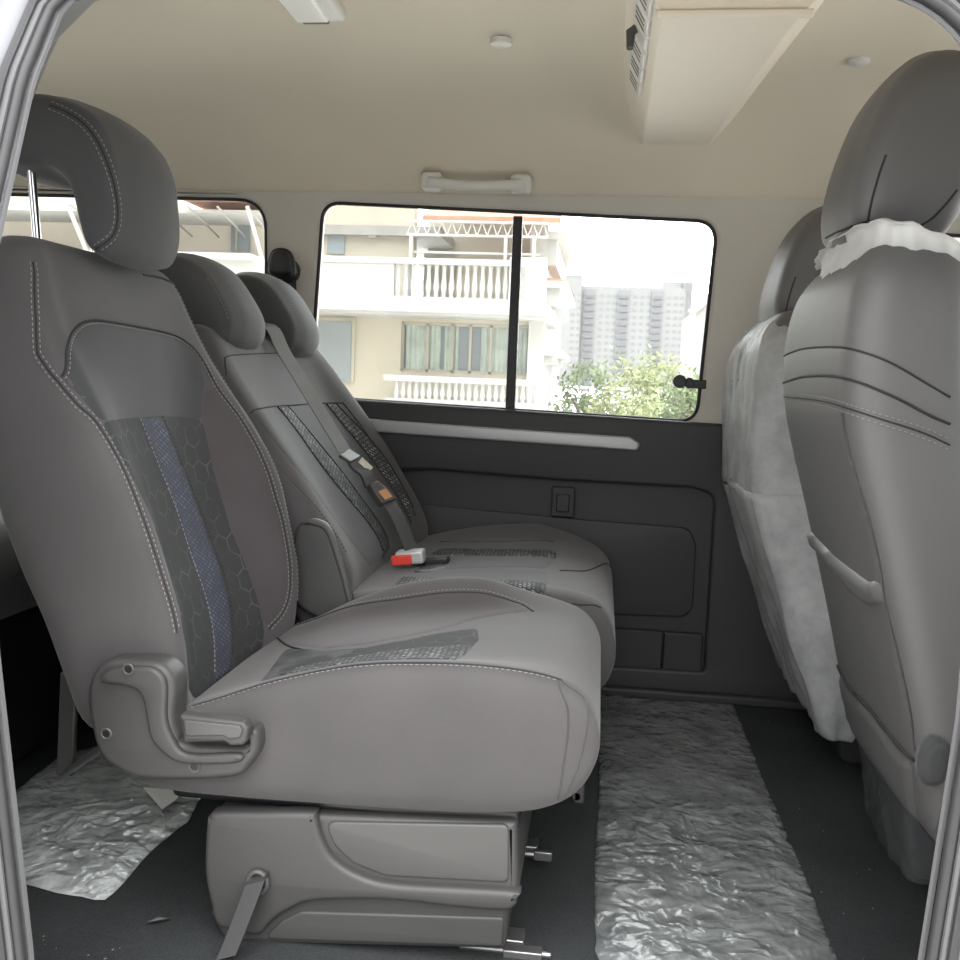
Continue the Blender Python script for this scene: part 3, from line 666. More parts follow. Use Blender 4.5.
gh = thing('grab_handle', 'cream grab handle on the wall above the sliding window', 'handle', (-0.35, 2.43, 1.30))
hl, hr_ = (-0.463,2.400,1.284), (-0.205,2.400,1.280)
def hp(t, dz=0, dy=0): return (hl[0] + (hr_[0] - hl[0]) * t, hl[1] + dy, hl[2] + (hr_[2] - hl[2]) * t + dz)
rows = []
for t in np.linspace(0, 1, 17):
    y = 2.405 - 0.028 * sin(pi * t) ** 0.4; dz = -0.010 * sin(pi * t) - 0.004; c = hp(t); h = 0.011 + 0.004 * (abs(t - 0.5) * 2) ** 3; d = 0.008
    rows.append([(c[0], y + d * cos(a), c[2] + dz + h * sin(a)) for a in np.linspace(0, 2 * pi, 12, endpoint=False)])
MB().grid(rows, True, True, True).obj('grip', 'fixture', gh)
for t in (0.07, 0.93): c = hp(t); box('handle_mount', (c[0], 2.415, c[2] - 0.001), (0.052, 0.05, 0.042), 'fixture', gh, 0.010)
for nm, px, lab, grp in (('ceiling_button', (-0.233,1.968), 'small round cream cap on the ceiling left of the duct', 0), ('ceiling_button', (0.479,2.086), 'small round cream cap on the ceiling right of the duct, above the front seats', 0)):
    b = MB().tube([(px[0], px[1], 1.470), (px[0], px[1], 1.460), (px[0], px[1], 1.457)], [0.021, 0.021, 0.015], 20).obj(nm, 'fixture'); tag(b, lab, 'cap')
dlp = thing('dome_light', 'white rectangular dome light on the ceiling near the door', 'ceiling light', (-0.59, 1.88, 1.46))
c = (-0.555,1.759)
box('light_housing', (c[0], c[1] - 0.03, 1.462), (0.10, 0.17, 0.026), 'fixture', dlp, 0.009); box('light_lens', (c[0] - 0.008, c[1] - 0.03, 1.447), (0.062, 0.13, 0.012), 'lens', dlp, 0.004)
box('light_switch', (c[0] - 0.006, c[1] + 0.045, 1.449), (0.05, 0.012, 0.010), 'plastic2', dlp, 0.002)
# black socket cover on the recess
oc = thing('socket_cover', 'small black square socket cover on the dark side panel', 'socket', (-0.10, 2.46, 0.49))
c = (-0.085,2.465,0.493)
box('face_plate', (c[0], 2.469, c[2]), (0.060, 0.02, 0.078), 'trim', oc, 0.004); box('socket_lid', (c[0], 2.456, c[2] - 0.002), (0.034, 0.010, 0.046), 'black', oc, 0.003)
# belt guide on the pillar
bgd = thing('belt_guide', 'black seat belt guide on the pillar between the two side windows', 'belt guide', (-0.85, 2.45, 1.04))
c = (-0.830,2.430,1.065)
MB().tube([(c[0], 2.475, c[2] - 0.004), (c[0], 2.43, c[2] - 0.004), (c[0], 2.415, c[2] - 0.004)], [0.034, 0.034, 0.028], 18).obj('guide_base', 'black', bgd)
MB().add(*(lambda r: (r.v, r.f))(pillow([(c[0] - 0.030, c[2] - 0.015), (c[0] - 0.024, c[2] + 0.030), (c[0] - 0.008, c[2] + 0.042), (c[0] + 0.014, c[2] + 0.040), (c[0] + 0.026, c[2] + 0.025), (c[0] + 0.032, c[2] - 0.015), (c[0], c[2] - 0.025)], 2.395, 2.44, 0.014))).obj('guide_cap', 'black', bgd)
MB().ribbon([(c[0] + 0.005, 2.452, c[2] - 0.02), (c[0] + 0.012, 2.462, c[2] - 0.25), (c[0] + 0.015, 2.462, c[2] - 0.6)], (0.045, 0, 0), 0.002).obj('belt_webbing', 'webdark', bgd)

# ================================================================== seats
def back_row(yc, w, xc, z, d, bn, bf):
    """horizontal section of a backrest: centre front xc, thickness d, bolsters bn (door side) and bf (far side)"""
    half = [(0.0, 0.0, 0), (0.34, 0.0, 0.02), (0.58, 0.0, 0.30), (0.76, 0.0, 0.85), (0.88, 0.0, 1.0), (0.965, -0.10, 0.80), (1.0, -0.42, 0.15), (0.985, -0.78, 0), (0.86, -0.98, 0), (0.45, -1.03, 0)]
    P = []
    for u, n, b in half: P.append((xc + n * d + b * bf, yc + u * w, z))
    P.append((xc - 1.04 * d, yc, z))
    for u, n, b in half[:0:-1]: P.append((xc + n * d + b * bn, yc - u * w, z))
    return P
def cush_row(yc, w, x, zt, bn, bf, zb):
    h = zt - zb
    half = [(0.0, 0), (0.36, 0.02), (0.60, 0.22), (0.80, 0.86), (0.90, 1.0)]
    P = [(x, yc + u * w, zt + b * bf) for u, b in half]
    P += [(x, yc + 0.975 * w, zt + 0.82 * bf - 0.05 * h), (x, yc + w, zt + 0.35 * bf - 0.22 * h), (x, yc + 1.0 * w, zb + 0.32 * h), (x, yc + 0.975 * w, zb + 0.08 * h), (x, yc + 0.88 * w, zb), (x, yc + 0.4 * w, zb - 0.002)]
    P += [(x, yc, zb - 0.002)]
    P += [(x, yc - 0.4 * w, zb - 0.002), (x, yc - 0.88 * w, zb), (x, yc - 0.975 * w, zb + 0.08 * h), (x, yc - 1.0 * w, zb + 0.32 * h), (x, yc - w, zt + 0.35 * bn - 0.22 * h), (x, yc - 0.975 * w, zt + 0.82 * bn - 0.05 * h)]
    P += [(x, yc - u * w, zt + b * bn) for u, b in half[:0:-1]]
    return P

# ------------------------------------------------------------------ single seat nearest the door
s1 = thing('single_seat', 'large dark grey single passenger seat nearest the door with blue stripe', 'seat', (-0.35, 1.46, 0))
Y1, W1 = 1.462, 0.242
rows = [back_row(Y1, w, xc, z, d, bn, bf) for z, xc, d, bn, bf, w in [
    (0.275, -0.585, 0.10, 0.015, 0.02, 0.225), (0.30, -0.583, 0.135, 0.02, 0.035, 0.238), (0.36, -0.592, 0.150, 0.032, 0.055, 0.242), (0.44, -0.612, 0.160, 0.045, 0.075, 0.244),
    (0.52, -0.640, 0.170, 0.048, 0.088, 0.244), (0.61, -0.667, 0.175, 0.045, 0.092, 0.244), (0.70, -0.692, 0.165, 0.025, 0.070, 0.243),
    (0.77, -0.713, 0.150, 0.008, 0.040, 0.241), (0.83, -0.731, 0.140, -0.006, 0.018, 0.239), (0.89, -0.750, 0.125, -0.010, 0.006, 0.236), (0.935, -0.765, 0.110, -0.008, 0.0, 0.230), (0.962, -0.782, 0.085, -0.004, 0.0, 0.216), (0.974, -0.80, 0.045, 0, 0, 0.19)]]
mb = loft(rows); surf('s1b', mb); sb = mb.obj('backrest', 'fab', s1, True, 0, 0)
patch('s1b', 's1_insert', sb, 'center_panel', 'hexf', 'X+')
patch('s1b', 's1_upper', sb, 'upper_panel', 'fab3', 'X+', 0.0012)
patch('s1b', 's1_bolfar', sb, 'bolster_panel', 'fabp', 'X+', 0.0012)
patch('s1b', 's1_stripe', sb, 'stripe', 'blue', 'X+', 0.0032, 0.006)
for tr in ('s1_nseam', 's1_fseam'):
    seam('s1b', tr, sb, 'seam_piping', 'X+', 0, r=0.0014, mat='darkseam', off=0.0)
    seam('s1b', tr, sb, side=0.0045, off=0.0008); seam('s1b', tr, sb, side=-0.0045, off=0.0008)
seam('s1b', 's1_arch', sb, 'seam_piping', 'X+', 0, r=0.0020, mat='darkseam', off=0.0008)
seam('s1b', 's1_arch', sb, side=0.005, off=0.002)
seam('s1b', 's1_fedge', sb, off=0.0015)
for tr in ('s1_stripeL', 's1_stripeR'): seam('s1b', tr, sb, off=0.0045, mat='stitch' if tr[-1] == 'L' else 'darkseam')
seam('s1b', 's1_top', sb, 'seam_piping', 'X+', 0, r=0.002, mat='darkseam', off=0.0008)
# headrest, forward-leaning hook shape, on two chrome posts
HP = [(-0.715, 1.07), (-0.722, 1.11), (-0.742, 1.150), (-0.775, 1.175), (-0.83, 1.190), (-0.89, 1.185), (-0.925, 1.165), (-0.935, 1.13), (-0.915, 1.098), (-0.87, 1.088), (-0.825, 1.087), (-0.800, 1.072), (-0.785, 1.045), (-0.775, 1.005), (-0.764, 0.975), (-0.745, 0.962), (-0.724, 0.972), (-0.712, 1.01)]
mb = pillow(HP, 1.345, 1.575, 0.021, 6, 0.010); surf('s1h', mb); hd = mb.obj('headrest', 'fab2', s1, True, 0, 0)
seam('s1h', 's1_hseam', hd, 'seam_piping', 'Y', 0, r=0.0018, mat='darkseam', off=0.0); seam('s1h', 's1_hseam', hd, axis='Y', side=0.006); seam('s1h', 's1_hseam', hd, axis='Y', side=-0.006)
for y in (1.385, 1.555): MB().tube([(-0.868, y, 1.10), (-0.852, y, 0.90)], 0.0065, 12).obj('headrest_post', 'chrome', hd)
for y in (1.385, 1.555): MB().tube([(-0.852, y, 0.955), (-0.851, y, 0.976)], [0.016, 0.014], 12).obj('post_guide', 'black', hd)
# cushion
rows = [cush_row(Y1 + 0.0, 0.248 * w, x, zt, bn, bf, zb) for x, zt, bn, bf, zb, w in [
    (-0.632, 0.262, 0, 0, 0.236, 0.93), (-0.615, 0.285, 0, 0, 0.218, 0.985), (-0.56, 0.318, 0.008, 0.006, 0.211, 1), (-0.50, 0.338, 0.012, 0.014, 0.210, 1), (-0.42, 0.362, 0.018, 0.032, 0.210, 1),
    (-0.31, 0.385, 0.024, 0.048, 0.212, 1), (-0.20, 0.398, 0.022, 0.048, 0.215, 1), (-0.12, 0.405, 0.016, 0.024, 0.220, 1), (-0.06, 0.405, 0.010, 0.010, 0.230, 1), (-0.02, 0.398, 0.005, 0.004, 0.248, 0.99), (0.004, 0.382, 0.002, 0, 0.272, 0.975), (0.017, 0.358, 0, 0, 0.300, 0.95), (0.021, 0.338, 0, 0, 0.32, 0.93)]]
mb = loft(rows); surf('s1c', mb); sc = mb.obj('cushion', 'fab', s1, True, 0, 0)
patch('s1c', 's1c_insert', sc, 'center_panel', 'hexf', 'Z')
patch('s1c', 's1c_stripe', sc, 'stripe', 'grey_lat', 'Z', 0.0032, 0.006)
patch('s1c', 's1c_bol', sc, 'bolster_panel', 'fabp', 'Z', 0.0012)
seam('s1c', 's1c_nseam', sc, 'seam_piping', 'Z', 0, r=0.0018, mat='darkseam', off=0.0)
seam('s1c', 's1c_nseam', sc, axis='Z', side=0.005)
seam('s1c', 's1c_far', sc, axis='Z', side=0.0); seam('s1c', 's1c_far', sc, 'seam_piping', 'Z', 0, r=0.0018, mat='darkseam', off=0.0, side=0.006)
seam('s1c', 's1c_back', sc, 'seam_piping', 'Z', 0, r=0.0018, mat='darkseam', off=0.0005)
for tr in ('s1c_side1', 's1c_side2'): seam('s1c', tr, sc, 'seam_piping', 'Y', 0, r=0.0014, mat='piping', off=0.0)
# recliner cover on the door side
HO = cr_closed([(-0.669,0.338),(-0.667,0.373),(-0.656,0.392),(-0.637,0.405),(-0.590,0.408),(-0.566,0.405),(-0.550,0.391),(-0.545,0.370),(-0.547,0.333),(-0.541,0.309),(-0.531,0.298),(-0.449,0.302),(-0.443,0.323),(-0.431,0.324),(-0.429,0.298),(-0.440,0.277),(-0.466,0.256),(-0.578,0.243),(-0.621,0.250),(-0.655,0.276)], 4)
hc = xz_plate('hinge_cover', HO, [], 1.185, 0.05, 0.010, 'plastic', s1)
RG = cr_closed([(-0.646,0.378),(-0.632,0.396),(-0.585,0.403),(-0.565,0.398),(-0.554,0.380),(-0.554,0.336),(-0.545,0.309),(-0.523,0.288),(-0.453,0.295),(-0.456,0.281),(-0.528,0.274),(-0.556,0.285),(-0.576,0.307),(-0.584,0.348),(-0.593,0.368),(-0.615,0.375)], 4)
xz_plate('raised_rib', RG, [], 1.176, 0.014, 0.006, 'plastic', hc)
for c in ((-0.605,1.180,0.399), (-0.641,1.180,0.304), (-0.516,1.180,0.269)):
    yy = 1.1750 if c[2] > 0.38 else 1.1838; s_ = MB().tube([(c[0] + 0.0068 * cos(t), yy, c[2] + 0.0068 * sin(t)) for t in np.linspace(0, 2 * pi, 18, endpoint=False)], 0.0018, 6, True).obj('screw', 'plastic2', hc); MB().tube([(c[0], yy - 0.0004, c[2]), (c[0], yy + 0.006, c[2])], 0.0062, 14).obj('screw_recess', 'black', s_)
LV = round_poly([(-0.530,0.346),(-0.442,0.343),(-0.435,0.335),(-0.438,0.317),(-0.443,0.311),(-0.460,0.309),(-0.468,0.314),(-0.524,0.308)], [0.004, 0.006, 0.004, 0.006, 0.006, 0.006, 0.006, 0.004], 5)
lv = xz_plate('recline_lever', LV, [], 1.166, 0.022, 0.005, 'plastic', s1)
xz_plate('lever_face', round_poly([(-0.523,0.341),(-0.446,0.339),(-0.442,0.333),(-0.445,0.323),(-0.460,0.320),(-0.468,0.324),(-0.519,0.319)], 0.004, 4), [], 1.1625, 0.006, 0.002, 'plastic2', lv)
# pedestal
YB = 1.235
PO = round_poly([(-0.520,0.166),(-0.507,0.181),(-0.370,0.193),(-0.084,0.209),(-0.077,0.110),(-0.088,0.092),(-0.092,0.025),(-0.491,-0.011),(-0.507,0.015),(-0.523,0.096)], [0.01, 0.008, 0.02, 0.006, 0.006, 0.01, 0.008, 0.01, 0.03, 0.04], 5)
pd = xz_plate('pedestal', PO, [], YB, 0.40, 0.010, 'plastic', s1)
CV = cr_closed([(-0.515,0.172),(-0.511,0.181),(-0.501,0.188),(-0.437,0.194),(-0.368,0.200),(-0.359,0.195),(-0.352,0.171),(-0.337,0.142),(-0.308,0.122),(-0.259,0.110),(-0.170,0.113),(-0.081,0.117),(-0.078,0.107),(-0.082,0.095),(-0.100,0.088),(-0.169,0.086),(-0.259,0.086),(-0.357,0.074),(-0.392,0.058),(-0.418,0.038),(-0.438,0.015),(-0.467,0.016),(-0.498,0.023),(-0.508,0.053),(-0.517,0.103)], 4)
xz_plate('side_cover', CV, [], YB - 0.014, 0.03, 0.008, 'plastic', pd)
xz_plate('drawer_panel', round_poly([(-0.349,0.186),(-0.094,0.206),(-0.091,0.124),(-0.261,0.116),(-0.308,0.130),(-0.335,0.153)], [0.012, 0.01, 0.01, 0.03, 0.03, 0.02], 5), [], YB - 0.004, 0.02, 0.004, 'plastic2', pd)
xz_plate('lower_panel', round_poly([(-0.380,0.052),(-0.095,0.075),(-0.096,0.032),(-0.435,0.004),(-0.409,0.034)], [0.02, 0.006, 0.006, 0.01, 0.02], 5), [], YB - 0.004, 0.02, 0.004, 'plastic', pd)
# fold strap hanging out of an eyelet
a, b = (-0.437,1.212,0.097), (-0.463,1.170,0.012)
a, b = Vector(a), Vector(b)
MB().tube([(a.x + 0.0135 * cos(t), 1.2155, a.z + 0.0155 * sin(t)) for t in np.linspace(0, 2 * pi, 20, endpoint=False)], 0.0035, 8, True).obj('strap_eyelet', 'plastic2', s1)
MB().ribbon([a + Vector((0.001, 0.008, 0.010)), a + Vector((0, -0.006, 0.004)), a.lerp(b, 0.3) + Vector((0, -0.005, 0)), a.lerp(b, 0.7), Vector((b.x, b.y, max(b.z, 0.004))), ], (0.027, 0, 0.010), 0.003).obj('fold_strap', 'trim', s1)
# rails, latches and rear support
for y in (1.30, 1.58):
    MB().box((-0.30, y, 0.006), (0.46, 0.035, 0.012)).obj('floor_rail', 'steel', s1, True, 0.002)
e = (-0.062,1.500,0.031); lr = MB().tube([(-0.12, 1.50, e[2]), (e[0] + 0.01, 1.50, e[2])], 0.006, 8); lr.box((e[0] + 0.005, 1.50, e[2]), (0.03, 0.012, 0.016)).obj('latch_rod', 'steel', s1, True, 0.002)
e = (-0.060,1.270,0.004); MB().box((e[0] - 0.01, 1.27, e[2]), (0.055, 0.02, 0.012)).tube([(e[0] - 0.10, 1.27, e[2]), (e[0] + 0.03, 1.27, e[2])], 0.005, 8).obj('latch_rod', 'steel', s1, True, 0.002)
e = (-0.007,1.400,0.198); MB().box((e[0] + 0.004, 1.40, e[2] + 0.0), (0.016, 0.03, 0.045)).tube([(e[0], 1.385, e[2] - 0.012), (e[0], 1.415, e[2] - 0.012)], 0.008, 10).obj('cushion_latch', 'black', s1, True, 0.002)
a, b = (-0.819,1.400,0.310), (-0.827,1.400,0.139)
MB().ribbon([a, ((a[0] + b[0]) / 2, 1.40, (a[2] + b[2]) / 2), (b[0], 1.40, b[2])], (0.028, 0.0, 0.0), 0.012).obj('rear_bracket', 'plastic2', s1, True, 0.003)
a, c = (-0.834,1.400,0.136), (-0.743,1.360,0.207)
MB().tube([(a[0], 1.40, a[2]), (c[0], 1.36, c[2]), (c[0] + 0.15, 1.34, c[2] + 0.09)], 0.006, 8).obj('support_rod', 'steel', s1)
MB().box((-0.33, 1.45, 0.205), (0.50, 0.40, 0.03)).obj('seat_frame', 'black', s1, True, 0.01)

# ------------------------------------------------------------------ two-person bench by the window
s2 = thing('bench_seat', 'dark grey two person bench seat beside the sliding window', 'seat', (-0.3, 2.08, 0))
Y2, W2 = 2.078, 0.335
rows = [back_row(Y2, W2 * w, xc, z, d, bn, bf) for z, xc, d, bn, bf, w in [
    (0.30, -0.475, 0.08, 0.0, 0.02, 0.95), (0.34, -0.470, 0.11, 0.0, 0.04, 0.99), (0.41, -0.474, 0.125, 0.012, 0.055, 1.0), (0.47, -0.502, 0.13, 0.018, 0.065, 1), (0.54, -0.545, 0.13, 0.018, 0.066, 1),
    (0.61, -0.588, 0.13, 0.016, 0.066, 1), (0.70, -0.645, 0.13, 0.010, 0.058, 1), (0.77, -0.688, 0.125, 0.004, 0.045, 1), (0.82, -0.716, 0.115, 0, 0.034, 0.99), (0.855, -0.735, 0.10, 0, 0.022, 0.975), (0.875, -0.752, 0.075, 0, 0.01, 0.95), (0.884, -0.772, 0.04, 0, 0, 0.91)]]
mb = loft(rows); surf('s2b', mb); bb = mb.obj('backrest', 'fab', s2, True, 0, 0)
patch('s2b', 's2_insert', bb, 'center_panel', 'fab2', 'X+', 0.0012)
for a in ('s2_stripe1', 's2_stripe2'):
    patch('s2b', a, bb, 'stripe', 'grey_lat', 'X+', 0.003, 0.006)
for a in ('s2_s1l', 's2_s1r', 's2_s2l', 's2_s2r'): seam('s2b', a, bb, 'seam_piping', 'X+', 0, r=0.0016, mat='darkseam', off=0.002)
seam('s2b', 's2_line', bb, 'seam_piping', 'X+', 0, r=0.0016, mat='darkseam', off=0.0005)
seam('s2b', 's2_top', bb, 'seam_piping', 'X+', 0, r=0.0013, mat='darkseam', off=0.0005)
seam('s2b', 's2_bolseam', bb, off=0.001, mat='darkseam'); seam('s2b', 's2_far', bb, 'seam_piping', 'X+', 0, r=0.0016, mat='darkseam', off=0.0005)
HB = [(-0.722, 0.895), (-0.732, 0.925), (-0.765, 0.975), (-0.795, 1.003), (-0.835, 1.018), (-0.875, 1.015), (-0.892, 0.992), (-0.880, 0.955), (-0.845, 0.915), (-0.805, 0.870), (-0.775, 0.850), (-0.745, 0.846), (-0.726, 0.862)]
for i, (y0, y1, dx) in enumerate(((1.80, 2.03, 0.0), (2.125, 2.355, 0.022))):
    mb = pillow([(x + dx, z) for x, z in HB], y0, y1, 0.03, 6, 0.012); key = 's2h%d' % i; surf(key, mb); h = mb.obj('headrest', 'fab2', s2, True, 0, 0)
    seam(key, 's2_hseam%d' % i, h, axis='X+', mat='stitch', r=0.0007)
rows = [cush_row(Y2, W2 * w, x, zt, bn, bf, zb) for x, zt, bn, bf, zb, w in [
    (-0.53, 0.34, 0, 0, 0.24, 0.96), (-0.50, 0.365, 0, 0.0, 0.215, 1), (-0.42, 0.385, 0.0, 0.014, 0.20, 1), (-0.30, 0.402, 0.0, 0.026, 0.20, 1), (-0.16, 0.415, 0.0, 0.030, 0.20, 1), (-0.08, 0.414, 0, 0.018, 0.203, 1), (-0.02, 0.405, 0, 0.006, 0.21, 0.995), (0.015, 0.392, 0, 0, 0.222, 0.985), (0.038, 0.365, 0, 0, 0.245, 0.97), (0.048, 0.33, 0, 0, 0.275, 0.955), (0.050, 0.31, 0, 0, 0.29, 0.95)]]
mb = loft(rows); surf('s2c', mb); bc = mb.obj('cushion', 'fab', s2, True, 0, 0)
patch('s2c', 's2c_ins1', bc, 'center_panel', 'fab2', 'Z', 0.0012); patch('s2c', 's2c_ins2', bc, 'center_panel', 'fab2', 'Z', 0.0012)
patch('s2c', 's2c_str1', bc, 'stripe', 'grey_lat', 'Z', 0.0028, 0.006); patch('s2c', 's2c_str2', bc, 'stripe', 'grey_lat', 'Z', 0.0028, 0.006)
for a in ('s2c_l1', 's2c_l2', 's2c_l3'): seam('s2c', a, bc, 'seam_piping', 'Z', 0, r=0.0016, mat='darkseam', off=0.0003)
patch('s2c', 's2c_slot', bc, 'buckle_slot', 'black', 'Z', 0.003, 0.006)
ar = xz_plate('end_cover', cr_closed([(-0.556,0.369),(-0.566,0.446),(-0.557,0.504),(-0.542,0.522),(-0.517,0.525),(-0.495,0.513),(-0.479,0.474),(-0.460,0.418),(-0.447,0.369),(-0.489,0.335)], 4), [], 1.722, 0.03, 0.010, 'plastic', s2)
xz_plate('cover_rim', cr_closed([(-0.541,0.520),(-0.524,0.529),(-0.508,0.528),(-0.489,0.516),(-0.473,0.477),(-0.454,0.421),(-0.443,0.376),(-0.451,0.372),(-0.464,0.417),(-0.482,0.469),(-0.496,0.504),(-0.512,0.516)], 3), [], 1.716, 0.012, 0.004, 'plastic2', ar)
MB().box((-0.22, 2.08, 0.19), (0.50, 0.56, 0.03)).obj('seat_frame', 'black', s2, True, 0.01)
for x in (-0.42, -0.10):
    for y in (1.84, 2.32): MB().box((x, y, 0.09), (0.05, 0.03, 0.18)).obj('leg', 'black', s2, True, 0.004)

# lap-and-shoulder belt across the bench back
sbt = thing('seat_belt', 'grey seat belt hanging diagonally over the bench backrest with open adjuster', 'seat belt', (-0.55, 2.1, 0.4))
A = [(-0.787,2.115,0.958), (-0.743,2.080,0.901), (-0.700,2.065,0.843), (-0.633,2.060,0.744), (-0.555,2.060,0.629)]
A[0] = (A[0][0] - 0.06, A[0][1], A[0][2] - 0.06)
MB().ribbon([tuple(p) for p in cr_open(A, 4)], (0.018, 0.036, 0.004), 0.0025).obj('webbing', 'webbing', sbt, True, 0.0006)
B = [(-0.542,2.055,0.621), (-0.522,2.050,0.596), (-0.504,2.050,0.583), (-0.492,2.050,0.557)]
MB().ribbon([tuple(p) for p in cr_open(B, 4)], (0.016, 0.034, 0.004), 0.006).obj('webbing', 'webdark', sbt, True, 0.001)
a = Vector((-0.543,2.050,0.623)); ad = MB().ribbon([a + Vector((-0.012, 0, 0.004)), a + Vector((0.014, 0, -0.010))], (0.010, 0.046, 0.010), 0.008); ad.obj('adjuster', 'plastic2', sbt, True, 0.002)
a, b = Vector((-0.521,2.060,0.613)), Vector((-0.498,2.070,0.591)); MB().ribbon([a, b], (0.006, 0.012, 0.010), 0.002).obj('metal_tongue', 'chrome', sbt)
a, b = Vector((-0.490,2.050,0.562)), Vector((-0.453,2.050,0.522)); d = (b - a)
bk = MB().ribbon([a, a.lerp(b, 0.5), b], [(0.014, 0.022, 0.006), (0.020, 0.036, 0.008), (0.022, 0.040, 0.008)], 0.018).obj('buckle', 'plastic', sbt, True, 0.003)
q = d.cross(Vector((0.020, 0.036, 0.008))).normalized()
q = q if q.x > 0 else -q
MB().ribbon([a.lerp(b, 0.45) + q * 0.010, a.lerp(b, 0.88) + q * 0.010], (0.012, 0.020, 0.005), 0.003).obj('label', 'orange', bk)
Cc = [(-0.453,2.050,0.524), (-0.430,2.040,0.496), (-0.411,2.030,0.463), (-0.390,2.020,0.422), (-0.370,2.010,0.381)]
MB().ribbon([tuple(p) for p in cr_open(Cc, 4)], (0.018, 0.034, 0.006), 0.004).obj('webbing', 'webdark', sbt, True, 0.001)
bu = thing('belt_buckle', 'seat belt buckle with red release button lying on the bench cushion', 'buckle', (-0.42, 2.0, 0.39))
c = Vector((-0.403,2.000,0.407)); R = Matrix.Rotation(radians(-8), 3, 'Y')
box('buckle_body', c + Vector((0.012, 0.012, 0.006)), (0.062, 0.04, 0.030), 'silver', bu, 0.006, R)
box('release_button', c + Vector((-0.004, -0.0085, 0.001)), (0.044, 0.008, 0.022), 'red', bu, 0.003, R)
c2 = Vector((-0.337,2.020,0.407)); box('buckle_stalk', c2 + Vector((0.0, 0.01, -0.002)), (0.055, 0.03, 0.018), 'black', bu, 0.005, R)

# ------------------------------------------------------------------ third row, just glimpsed behind the single seat
s3 = thing('rear_bench', 'grey rear bench seat glimpsed behind the single seat at the left edge', 'seat', (-1.4, 1.8, 0))
rows = [cush_row(1.80, 0.55 * w, x, zt, 0, 0, zb) for x, zt, zb, w in [(-1.62, 0.44, 0.34, 0.97), (-1.55, 0.48, 0.32, 1), (-1.25, 0.515, 0.32, 1), (-1.08, 0.52, 0.33, 1), (-1.03, 0.50, 0.36, 0.98), (-1.01, 0.45, 0.41, 0.96)]]
loft(rows).obj('cushion', 'fab', s3, True, 0, 0)
rows = [back_row(1.80, 0.55 * w, xc, z, d, 0, 0) for z, xc, d, w in [(0.40, -1.52, 0.10, 0.97), (0.45, -1.52, 0.13, 1), (0.70, -1.62, 0.13, 1), (0.84, -1.68, 0.11, 0.98), (0.87, -1.70, 0.05, 0.93)]]
loft(rows).obj('backrest', 'fab', s3, True, 0, 0)
MB().box((-1.3, 1.80, 0.16), (0.40, 0.9, 0.30)).obj('base', 'black', s3, True, 0.02)

# ------------------------------------------------------------------ front seats, seen from behind
def rear_row(yc, w, xr, z, d, e=0.0):
    """section of a front backrest: xr = rear face, front face xr + d"""
    half = [(0.0, -0.004), (0.40, 0.0), (0.72, 0.012), (0.90, 0.05), (0.985, 0.22), (1.0, 0.50), (0.98, 0.82), (0.86, 1.0), (0.45, 0.90)]
    P = [(xr + n * d, yc + u * w, z) for u, n in half] + [(xr + 0.88 * d, yc, z)] + [(xr + n * d, yc - u * w, z) for u, n in half[:0:-1]]
    return P
fs = thing('front_seat', 'dark grey front passenger seat by the door seen from behind', 'seat', (0.6, 1.52, 0))
Y3 = 1.515
RR = [(0.20, 0.475, 0.10, 0.235), (0.225, 0.462, 0.14, 0.243), (0.30, 0.440, 0.16, 0.245), (0.40, 0.415, 0.17, 0.247), (0.50, 0.388, 0.17, 0.248), (0.61, 0.357, 0.165, 0.248), (0.72, 0.325, 0.16, 0.247), (0.80, 0.308, 0.155, 0.246), (0.88, 0.305, 0.15, 0.242), (0.94, 0.314, 0.14, 0.230), (0.975, 0.330, 0.12, 0.210), (0.998, 0.350, 0.085, 0.18), (1.007, 0.370, 0.04, 0.15)]
mb = loft([rear_row(Y3, w, xr, z, d) for z, xr, d, w in RR]); surf('fsb', mb); fb = mb.obj('backrest', 'fab_lit', fs, True, 0, 0)
for tr, rad in (('fs_A', 0.0016), ('fs_B', 0.0020), ('fs_C', 0.0013)):
    seam('fsb', tr, fb, 'seam_piping', 'D', 0, r=rad, mat='darkseam', off=0.0003)
seam('fsb', 'fs_C', fb, axis='D', side=0.006); seam('fsb', 'fs_C', fb, axis='D', side=-0.006)
patch('fsb', 'fs_band', fb, 'shoulder_band', 'fab_lit', 'D', 0.0012)
patch('fsb', 'fs_back', fb, 'back_panel', 'fab_lit', 'D', 0.0012); 
seam('fsb', 'fs_D', fb, 'seam_piping', 'D', 0, r=0.0016, mat='piping', off=0.001); seam('fsb', 'fs_E', fb, 'seam_piping', 'D', 0, r=0.0028, mat='darkseam', off=0.001)
patch('fsb', 'fs_pock', fb, 'pocket_edge', 'fab_lit', 'D', 0.010, 0.008)
patch('fsb', 'fs_flap', fb, 'lower_flap', 'fab_lit', 'D', 0.006, 0.010)
HF = [(0.322, 1.05), (0.320, 1.09), (0.333, 1.155), (0.360, 1.225), (0.40, 1.268), (0.45, 1.275), (0.49, 1.245), (0.500, 1.19), (0.485, 1.11), (0.462, 1.05), (0.432, 1.020), (0.395, 1.010), (0.355, 1.022), (0.332, 1.035)]
HF = [(x + 0.008, z - 0.008) for x, z in HF]
mb = pillow(HF, 1.385, 1.635, 0.045, 8, 0.010, None, True); surf('fsh', mb); fh = mb.obj('headrest', 'fab_lit', fs, True, 0, 0)
seam('fsh', 'fs_h1', fh, 'seam_piping', 'N', 0, r=0.0016, mat='darkseam', off=0.0003); seam('fsh', 'fs_h3', fh, 'seam_piping', 'N', 0, r=0.0016, mat='darkseam', off=0.0003); seam('fsh', 'fs_h2', fh, 'seam_piping', 'N', 0, r=0.0016, mat='darkseam', off=0.0003)
for y in (1.45, 1.57): MB().tube([(0.415, y, 1.03), (0.42, y, 0.95)], 0.0065, 12).obj('headrest_post', 'chrome', fh)
